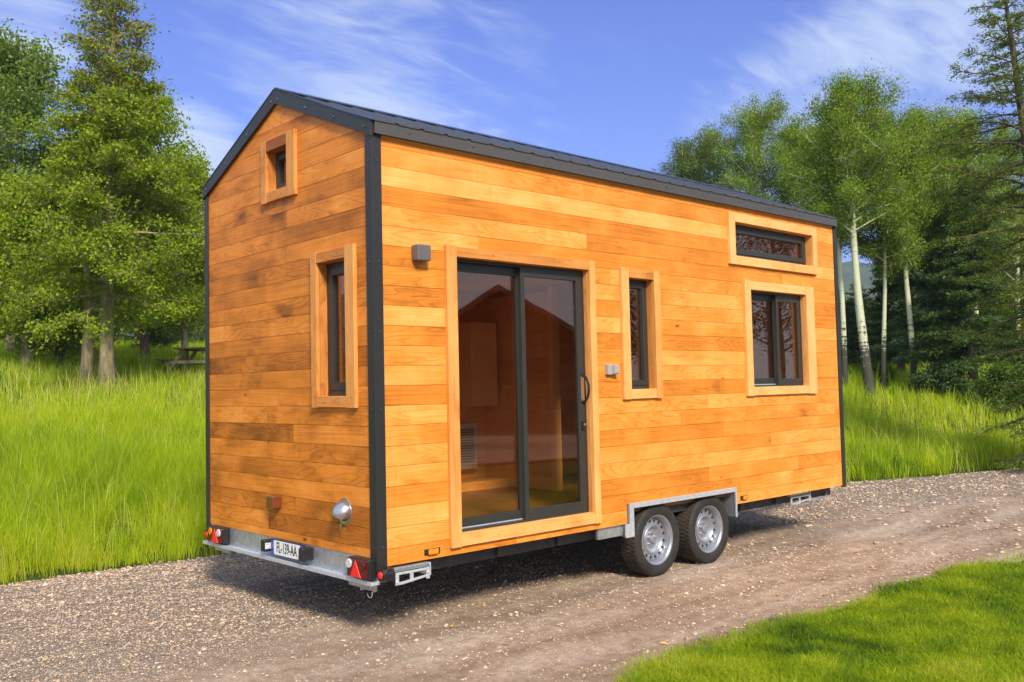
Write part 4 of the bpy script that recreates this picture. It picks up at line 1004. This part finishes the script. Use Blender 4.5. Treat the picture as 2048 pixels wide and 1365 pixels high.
# C: aspens on the right and behind the house
def asp_tree(px, py, topy, seed, R0, label, n=26000, cbf=.42, tr=.12, cols=ASP, lean=(0, 0), leaf=.075, dep=None, wob=.25, nl=44, group=None):
    P = at(px, py+12) if dep is None else along(px, dep); H = ztop(px, topy, P)-P.z
    R_ = lambda s, a: 1.07*R0*np.interp(s, [0, cbf, .60, .82, .94, 1], [.5, .7, 1, .95, .62, .25])
    ms = gen_tree(seed, H, H*cbf, R_, nl, lambda s: np.interp(s, [0, .6, 1], [.35, .6, 1.1]), -.03, leaf*.70, int(n*1.75), cols, tr*.72, lean, sigma=.135, flat=.85, subn=7, sub_l=.36, wob=wob, bark='aspen', lat=(.10, (.30, .24, .12)), rtip=.007)
    return plant('aspen_tree', ms, P, 0, 1, label, 'tree', group)
RX, RY = AR[0], AR[1]
asp_tree(1742, 793, 212, 301, 1.65, 'thickest white stemmed aspen with a gentle curve right of the tiny house', 36000, .54, .17, lean=(-.055*RX, -.055*RY), wob=.28)
asp_tree(1690, 776, 262, 302, 1.2, 'straight white aspen beside the front corner of the tiny house', 22000, .52, .105)
asp_tree(1768, 777, 300, 303, 1.1, 'thin aspen stem just right of the thickest one', 20000, .5, .085, lean=(.01*RX, .01*RY))
asp_tree(1828, 780, 258, 304, 1.7, 'aspen with a dappled stem in front of the dark firs', 36000, .45, .11, lean=(.02*RX, .02*RY))
asp_tree(1868, 772, 290, 305, 1.5, 'mossy pair stem aspen on the left of its pair', 26000, .5, .13)
asp_tree(1882, 772, 262, 306, 1.6, 'paler aspen on the right of the close pair', 26000, .5, .08)
asp_tree(1545, 770, 243, 307, 1.9, 'round crowned aspen rising over the front half of the roof', 40000, .4, .13, dep=30)
asp_tree(1430, 770, 288, 308, 1.7, 'lower crowned aspen rising over the middle of the roof', 36000, .3, .12, dep=32, cols=((.07, .14, .02), (.20, .30, .035)))
asp_tree(1375, 770, 300, 309, 1.1, 'slim aspen at the left end of the crowns over the roof', 20000, .3, .10, dep=33, cols=((.07, .14, .02), (.20, .30, .035)))
asp_tree(1620, 770, 280, 310, 1.5, 'bushy aspen crown directly over the front end of the roof', 34000, .35, .11, dep=29)
asp_tree(1950, 770, 268, 311, 1.9, 'leafy aspen behind the drooping conifer boughs', 34000, .38, .11, dep=30)
asp_tree(2040, 770, 300, 312, 1.9, 'shaded aspen at the right edge behind the conifer', 26000, .3, .11, dep=31)
# mid conifers with blue green needles between the aspens
for px, dep, ty, sd, Rr, cols, lab in ((1868, 25.5, 330, 211, 1.5, BLUEC, 'blue green spruce with hanging boughs right of the aspens'), (1945, 24, 350, 212, 1.7, DARKC, 'dark spruce behind the fallen branch'), (1800, 28.5, 420, 213, 1.0, DARKC, 'thin spruce between two aspen stems')):
    P = along(px, dep); H = ztop(px, ty, P)-P.z
    plant('spruce_tree', con(sd, H, Rr, 34000, cols, .12, .16, nl=80), P, 0, 1, lab)
# E: the near conifer at the right edge, boughs sweeping in
P = along(2150, 15.5); H = ztop(2000, -40, P)-P.z
def RE(s, az):
    toward = .5+.5*math.cos(az-math.atan2(-RY, -RX)); return np.interp(s, [0, .2, .45, .62, .75, .9, 1], [1.2, 1.1, 1.35, 1.45, 1.2, .6, .15])*(.75+.35*toward)
nearc = gen_tree(220, H, .25, RE, 130, lambda s: np.interp(s, [0, .5, 1], [-.10, .10, .5]), .26, .062, 58000, ((.06, .11, .014), (.26, .36, .03)), .15, (-.125*RX, -.125*RY), planar=True, sigma=.055, flat=.6, subn=11, sub_l=.38, twig=5, bark='darkbark', asp=.28, lat=(.12, (.17, .11, .06)), wob=.1, bare=.10)
plant('larch_tree', nearc, P, 0, 1, 'near dark larch at the right edge with boughs sweeping over the meadow')
# low shrubs and the fallen branch
def shrub(px, py, seed, Rr, Hh, cols, label, n=7000):
    P = at(px, py); ms = gen_tree(seed, Hh, .06, lambda s, a: Rr*np.interp(s, [0, .4, 1], [1, .9, .3]), 26, lambda s: .4+.6*s, .1, .07, n, cols, .03, sigma=.11, flat=.8, subn=5, rtip=.004)
    plant('shrub', ms, P, 0, 1, label, 'shrub')
shrub(1885, 805, 401, .75, .75, ((.05, .10, .03), (.12, .19, .06)), 'grey green bush among fallen twigs below the aspens', 9000)
shrub(2030, 835, 402, .9, .9, ((.05, .10, .015), (.16, .25, .03)), 'bright tipped bush at the right edge above the gravel', 12000)
shrub(1765, 775, 403, .4, .5, ((.06, .13, .02), (.14, .24, .03)), 'small leafy bush behind the thickest aspen', 4000)
shrub(310, 705, 404, 1.0, 1.1, ((.05, .09, .02), (.12, .2, .03)), 'shadowed bush at the wood edge left of the house', 9000)
P = at(1945, 800); fb = MB(); a0 = Vector(P)+Vector((0, 0, .05)); rr = Vector((AR[0], AR[1], 0))
pts = [a0-rr*.7+Vector((0, 0, .02)), a0-rr*.3+Vector((0, 0, .05)), a0+Vector((0, 0, .10)), a0+rr*.35+Vector((0, 0, .22)), a0+rr*.55+Vector((0, 0, .34))]
for i, (p, q) in enumerate(zip(pts[:-1], pts[1:])): fb.cyl(p, q, .028-.005*i, .023-.005*i, 7)
fb.cyl(pts[1], pts[1]+rr*.42+Vector((0, 0, .34)), .014, .006, 6); fb.cyl(pts[2], pts[2]+rr*.5+Vector((0, .1, .05)), .012, .005, 6)
tag(fb.build('fallen_branch', M['darkbark']), 'bare forked fallen branch lying in the grass right of the aspens', 'branch')
# picnic table seen past the left edge of the house
P = along(397, 24); tb = empty('picnic_table', P+Vector((0, 0, .0))); tb.rotation_euler = (0, 0, R(48)); tag(tb, 'weathered picnic table half hidden by the left corner of the house', 'table')
b = MB(); [b.box(-.75, .75, -.36+i*.15, -.23+i*.15, .70, .74) for i in range(5)]; b.build('table_top', M['darkbark'], tb)
for s_ in (-1, 1): MB().box(-.75, .75, s_*.68-.13, s_*.68+.13, .42, .46).build('bench_board', M['darkbark'], tb)
for s_ in (-1, 1):
    b = MB(); b.prism([(-.7, 0), (-.62, 0), (-.2, .70), (-.28, .70)], s_*.5-.04, s_*.5+.04, 0); b.prism([(.7, 0), (.62, 0), (.2, .70), (.28, .70)], s_*.5-.04, s_*.5+.04, 0); b.box(s_*.5-.035, s_*.5+.035, -.78, .78, .34, .42); b.build('leg', M['bark'], tb)

# ------------------------------------------------------------------ behind the photographer: what the panes mirror
ang = math.atan2(-.74, .66); c0 = empty('chalet', (18.6, -19.5, 0)); c0.rotation_euler = (0, 0, R(38)); tag(c0, 'brown wooden chalet mirrored in the sliding door glass', 'house')
m = MB(); m.prism([(-3.4, 0), (3.4, 0), (3.4, 2.9), (0, 5.0), (-3.4, 2.9)], -6, 0, 1, 2); m.build('wall', M['chalet'], c0)
m = MB(); m.prism([(-3.0, .0), (3.0, .0), (3.0, 1.9), (-3.0, 1.9)], 0.0, .04, 1); m.build('plaster_band', M['plaster'], c0)
for s_ in (-1, 1):
    m = MB(); m.prism([(s_*0, 5.02), (s_*4.3, 2.42), (s_*4.3, 2.60), (s_*0, 5.24)], -6.5, .9, 1); m.build('roof', M['roofclay'], c0)
for x_, z_ in ((-2.0, .7), (.2, .7), (1.5, .7), (-.9, 2.5), (.7, 2.5)):
    m = MB(); m.box(x_-.1, x_+.8, .045, .10, z_, z_+1.0); f_ = m.build('window', M['bark'], c0); MB().box(x_, x_+.7, .10, .11, z_+.1, z_+.9).build('pane', M['glassd'], f_)
m = MB(); [m.box(-3.0+i*.16, -2.92+i*.16, .86, .90, 2.1, 2.75, 2) for i in range(38)]; m.box(-3.1, 3.1, .0, .92, 1.98, 2.08); m.box(-3.1, 3.1, .84, .92, 2.75, 2.82); m.build('balcony', M['chalet'], c0)
for k_, (x_, y_, sd, hh_) in enumerate(((17.5, -12.0, 501, 7.5), (23, -13.5, 502, 9.0), (29, -14.5, 503, 10.0), (9.5, -22, 504, 8.0))):
    ms = gen_tree(sd, hh_, hh_*.25, lambda s, a: 2.4*np.interp(s, [0, .4, .8, 1], [.6, 1, .7, .2]), 50, lambda s: .3+.7*s, 0, .10, 9000, ((.10, .07, .03), (.22, .16, .06)), .14, sigma=.2, subn=7)
    plant('thin_tree', ms, Vector((x_, y_, 0)), 0, 1, ('thin brown leaved tree beside the mirrored chalet', 'taller thin brown tree beyond the mirrored chalet', 'tallest thin brown tree farthest along the road side', 'thin brown tree behind the mirrored chalet roof')[k_])

m = MB(); m.prism([(3.5, -10.5), (12, -8.8), (26, -12.5), (30, -24), (12, -26), (2, -17)], .012, .05, 2)  # unseen dirt sheet added to brown the ground mirrored in the panes
tag(m.build('mirror_yard', M['road']), kind='structure')
# ------------------------------------------------------------------ grass and stones
def polar(n, a0, a1, r0, r1, power, rg):
    # directions across the view and a little beyond; density falls with distance
    a = rg.uniform(a0, a1, n); u = rg.uniform(0, 1, n); r = (r0**power+(r1**power-r0**power)*u)**(1/power)
    return CAM[0]+r*np.cos(a), CAM[1]+r*np.sin(a), r, a
def blades(x, y, z, h, wdt, lean, rg, cols):
    n = len(x); a = rg.uniform(0, 2*PI, n); ca, sa = np.cos(a), np.sin(a); b = rg.uniform(0, 2*PI, n); lx, ly = np.cos(b)*lean*h, np.sin(b)*lean*h
    # blades turn their flat side at random
    P = np.zeros((n, 5, 3)); w2 = wdt/2
    P[:, 0] = np.stack([x-ca*w2, y-sa*w2, z-.02], 1); P[:, 1] = np.stack([x+ca*w2, y+sa*w2, z-.02], 1)
    P[:, 2] = np.stack([x+lx*.35+ca*w2*.8, y+ly*.35+sa*w2*.8, z+h*.58], 1); P[:, 3] = np.stack([x+lx*.35-ca*w2*.8, y+ly*.35-sa*w2*.8, z+h*.58], 1)
    P[:, 4] = np.stack([x+lx, y+ly, z+h*np.clip(1-.25*lean, .4, 1)], 1)
    base = (np.arange(n)*5)[:, None]; F = np.concatenate([base+np.array([0, 1, 2]), base+np.array([0, 2, 3]), base+np.array([3, 2, 4])], 0)
    C = np.repeat(cols, 5, 0); return P.reshape(-1, 3), F, C
def colr(n, rg, stops, x, y, sc_=.5):
    t = np.clip(.28*vnoise(x*sc_, y*sc_, 61)+.22*vnoise(x*2.6, y*2.6, 62)+.42*vnoise(x*7, y*7, 63)+.34*rg.uniform(size=n)-.10, 0, 1)
    P_, C_ = zip(*stops); C_ = np.array(C_); return np.stack([np.interp(t, P_, C_[:, i]) for i in range(3)], 1)*rg.uniform(.82, 1.18, (n, 1))
MEAD = [(0, (.04, .085, .025)), (.12, (.09, .18, .018)), (.3, (.25, .39, .014)), (.6, (.44, .56, .016)), (.88, (.52, .56, .03)), (1, (.58, .54, .14))]
LAWN = [(0, (.025, .06, .02)), (.15, (.05, .13, .012)), (.40, (.21, .33, .012)), (.7, (.36, .47, .016)), (.9, (.48, .54, .03)), (1, (.52, .47, .16))]
rg = np.random.default_rng(77)
Vs, Fs, Cs = [], [], []; nb = 0
def push(t):
    global nb
    Vs.append(t[0]); Fs.append(t[1]+nb); Cs.append(t[2]); nb += len(t[0])
yawc = YAW
def meadow(n, a0, a1, r0, r1, power, hlo, hhi, wk):
    x, y, r, a = polar(n, a0, a1, r0, r1, power, rg)
    s = sfar(x, y); edge = y-yfar(x)
    den = vnoise(x*.8, y*.8, 71)*.25+vnoise(x*2.6, y*2.6, 72)*.35+vnoise(x*6.5, y*6.5, 75)*.4
    keep = (edge > .0)&(rg.uniform(size=n) < np.clip(edge/.35, .12, 1))&(rg.uniform(size=n) < np.clip(.34+2.6*(den-.47), .03, 1))
    # a mown, trodden strip runs beside the road further along
    strip = np.exp(-((s-2.4)/.9)**2)*np.clip((x-8)/3, 0, 1); 
    x, y, r, s, edge, strip = x[keep], y[keep], r[keep], s[keep], edge[keep], strip[keep]; m = len(x)
    h = rg.uniform(hlo, hhi, m)*(.55+.7*vnoise(x*.6, y*.6, 73)+.35*vnoise(x*5, y*5, 74))*np.clip(.45+edge*.8, .3, 1)*(1-.75*strip)*rg.choice([1, 1, 1, 1.35], m)
    wd = wk*np.clip(r/8, .8, 3.2)*rg.uniform(.6, 1.3, m)
    c = colr(m, rg, MEAD, x, y); push(blades(x, y, gz(x, y), h, wd, rg.uniform(.05, .55, m), rg, c))
Lft = (yawc+R(8), yawc+R(34)); Rgt = (yawc-R(36), yawc-R(15)); Mid = (yawc-R(16), yawc+R(9))
meadow(330000, *Lft, 7.5, 17, 1.0, .18, .42, .0038)
meadow(170000, *Lft, 15, 46, 1.1, .18, .38, .0052)
meadow(190000, *Rgt, 11, 21, 1.0, .22, .48, .0044)
meadow(100000, *Rgt, 19, 38, 1.1, .22, .46, .0056)
meadow(110000, yawc+R(33), yawc+R(60), 7.0, 36, 1.0, .2, .42, .0065)
meadow(40000, *Mid, 9, 40, 1.0, .2, .4, .011)
# dry seed stalks standing above the blades
for a_, b_, n_ in ((*Lft, 2600), (*Rgt, 1800)):
    x, y, r, a = polar(n_, a_, b_, 7.5, 24, 1.0, rg); k = y-yfar(x) > .15; x, y, r = x[k], y[k], r[k]; m = len(x)
    push(blades(x, y, gz(x, y), rg.uniform(.42, .72, m), .0045*np.clip(r/8, .8, 3), rg.uniform(.05, .5, m), rg, np.array([[.62, .60, .16]])*rg.uniform(.7, 1.15, (m, 1))))
V = np.concatenate(Vs); F = np.concatenate(Fs); C = np.concatenate(Cs)
tag(link('meadow_grass', npmesh('meadow_grass', V, F, M['blade'], C)), 'tall yellow green meadow grass beyond the gravel road', 'grass', None, 'stuff')
Vs, Fs, Cs = [], [], []; nb = 0
def lawn(n, r0, r1, power, hlo, hhi, wk):
    x, y, r, a = polar(n, yawc-R(50), yawc-R(1), r0, r1, power, rg); e = ynear(x)-y
    keep = (e > -.06)&(rg.uniform(size=n) < np.clip((e+.06)/.22, .05, 1)); x, y, r, e = x[keep], y[keep], r[keep], e[keep]; m = len(x)
    h = rg.uniform(hlo, hhi, m)*(.55+.9*vnoise(x*2.2, y*2.2, 81)); wd = wk*np.clip(r/5, .8, 4)*rg.uniform(.6, 1.3, m)
    push(blades(x, y, gz(x, y), h, wd, rg.uniform(.3, 1.3, m), rg, colr(m, rg, LAWN, x, y, 2.2)))
lawn(480000, 3.0, 9, 1.0, .028, .080, .0030)
lawn(150000, 8, 30, 1.0, .03, .07, .0034)
# creeping tufts straying onto the gravel edge
V = np.concatenate(Vs); F = np.concatenate(Fs); C = np.concatenate(Cs)
tag(link('lawn_grass', npmesh('lawn_grass', V, F, M['blade'], C)), 'short bright lawn grass in the near right corner', 'grass', None, 'stuff')
# loose stones
def stones(n, r0, r1, power, smin, smax, sel):
    x, y, r, a = polar(n, yawc-R(40), yawc+R(36), r0, r1, power, rg)
    g = gravel(x, y); ok = (y > ynear(x)+.05)&(y < yfar(x)+.1)&(rg.uniform(size=n) < sel(g, x, y)); x, y, r, g = x[ok], y[ok], r[ok], g[ok]; m = len(x)
    s = (smin+(smax-smin)*rg.uniform(0, 1, m)**2.2)*np.clip(r/7, .8, 1.8)
    base = np.array([[1, 0, 0], [-1, 0, 0], [0, 1, 0], [0, -1, 0], [0, 0, 1], [0, 0, -1.]])
    P = base[None]*rg.uniform(.55, 1.15, (m, 6, 1))+rg.normal(size=(m, 6, 3))*.22
    P = P*s[:, None, None]*np.array([1, 1, .55]); q = rg.uniform(0, 6.28, m); c_, s_ = np.cos(q)[:, None], np.sin(q)[:, None]
    X_ = P[:, :, 0]*c_-P[:, :, 1]*s_; Y_ = P[:, :, 0]*s_+P[:, :, 1]*c_
    z = roadz(x, y)+gz(x, y)
    P = np.stack([X_+x[:, None], Y_+y[:, None], P[:, :, 2]+z[:, None]+(s*.25)[:, None]], 2)
    f = np.array([[0, 2, 4], [2, 1, 4], [1, 3, 4], [3, 0, 4], [2, 0, 5], [1, 2, 5], [3, 1, 5], [0, 3, 5]])
    F = ((np.arange(m)*6)[:, None, None]+f[None]).reshape(-1, 3)
    pal = np.array([[.36, .28, .21], [.41, .33, .25], [.29, .21, .14], [.45, .38, .30], [.36, .31, .27], [.42, .31, .21], [.52, .45, .37], [.26, .20, .15]])
    c = pal[rg.integers(0, len(pal), m)]*np.array([1.36, 1.24, 1.12])*rg.uniform(.90, 1.12, (m, 1)); 
    return P.reshape(-1, 3), F, np.repeat(c, 6, 0)
Vs, Fs, Cs = [], [], []; nb = 0
push(stones(150000, 3.6, 9.5, 1.1, .0042, .0115, lambda g, x, y: .22+.78*g))
push(stones(60000, 9, 20, 1.0, .006, .014, lambda g, x, y: .1+.9*g))
push(stones(24000, 3.6, 16, 1.0, .006, .024, lambda g, x, y: np.clip(.2+1.1*(vnoise(x*2, y*3, 91)-.45), .03, 1)))
V = np.concatenate(Vs); F = np.concatenate(Fs); C = np.concatenate(Cs)
tag(link('loose_gravel', npmesh('loose_gravel', V, F, M['stone'], C)), 'loose grey and tan crushed gravel on the road', 'gravel', None, 'stuff')

M['dryleaf'] = simple('dry yellow leaf', (.60, .34, .05), .7)
lf = MB(); lf.add([(-.022, 0, .003), (0, .013, .011), (.024, 0, .004), (0, -.013, .010), (-.034, 0, .012)], [(0, 1, 2), (0, 2, 3), (0, 4, 1)], 0)
lo = lf.build('fallen_leaf', M['dryleaf'], None, fixn=False); lo.modifiers.new('s', 'SOLIDIFY').thickness = .0006
def groundxy(px, py):
    d = ray(px, py); k = -CAM[2]/d[2]; return CAM[0]+d[0]*k, CAM[1]+d[1]*k
for i, (px, py) in enumerate(((1502, 1165), (1555, 1193), (1713, 1106), (1188, 1208), (1330, 1290), (905, 1250), (610, 1262), (1820, 1085))):
    o = lo if i == 0 else lo.copy()
    if i: COL.objects.link(o)
    x_, y_ = groundxy(px, py); o.location = (x_, y_, roadz(np.array([x_]), np.array([y_]))[0]+.004); o.rotation_euler = (.2, .1, i*1.3)
    tag(o, 'small dry yellow leaf lying on the dirt and gravel road', 'leaf', 'fallen leaves on the road')

# ------------------------------------------------------------------ air between here and the hills
hm = bpy.data.materials.new('haze'); hm.use_nodes = True; t = hm.node_tree; t.nodes.clear()
pv = N(t, 'ShaderNodeVolumePrincipled'); pv.inputs['Color'].default_value = (.80, .88, 1.0, 1); pv.inputs['Density'].default_value = .0004; pv.inputs['Anisotropy'].default_value = 0.1
o_ = N(t, 'ShaderNodeOutputMaterial'); t.links.new(pv.outputs[0], o_.inputs['Volume'])
hb = MB(); hb.box(-950, 950, -950, 950, -1.5, 150, 0); tag(hb.build('haze', hm), 'thin blue air haze lying over the whole valley', 'haze', None, 'stuff')
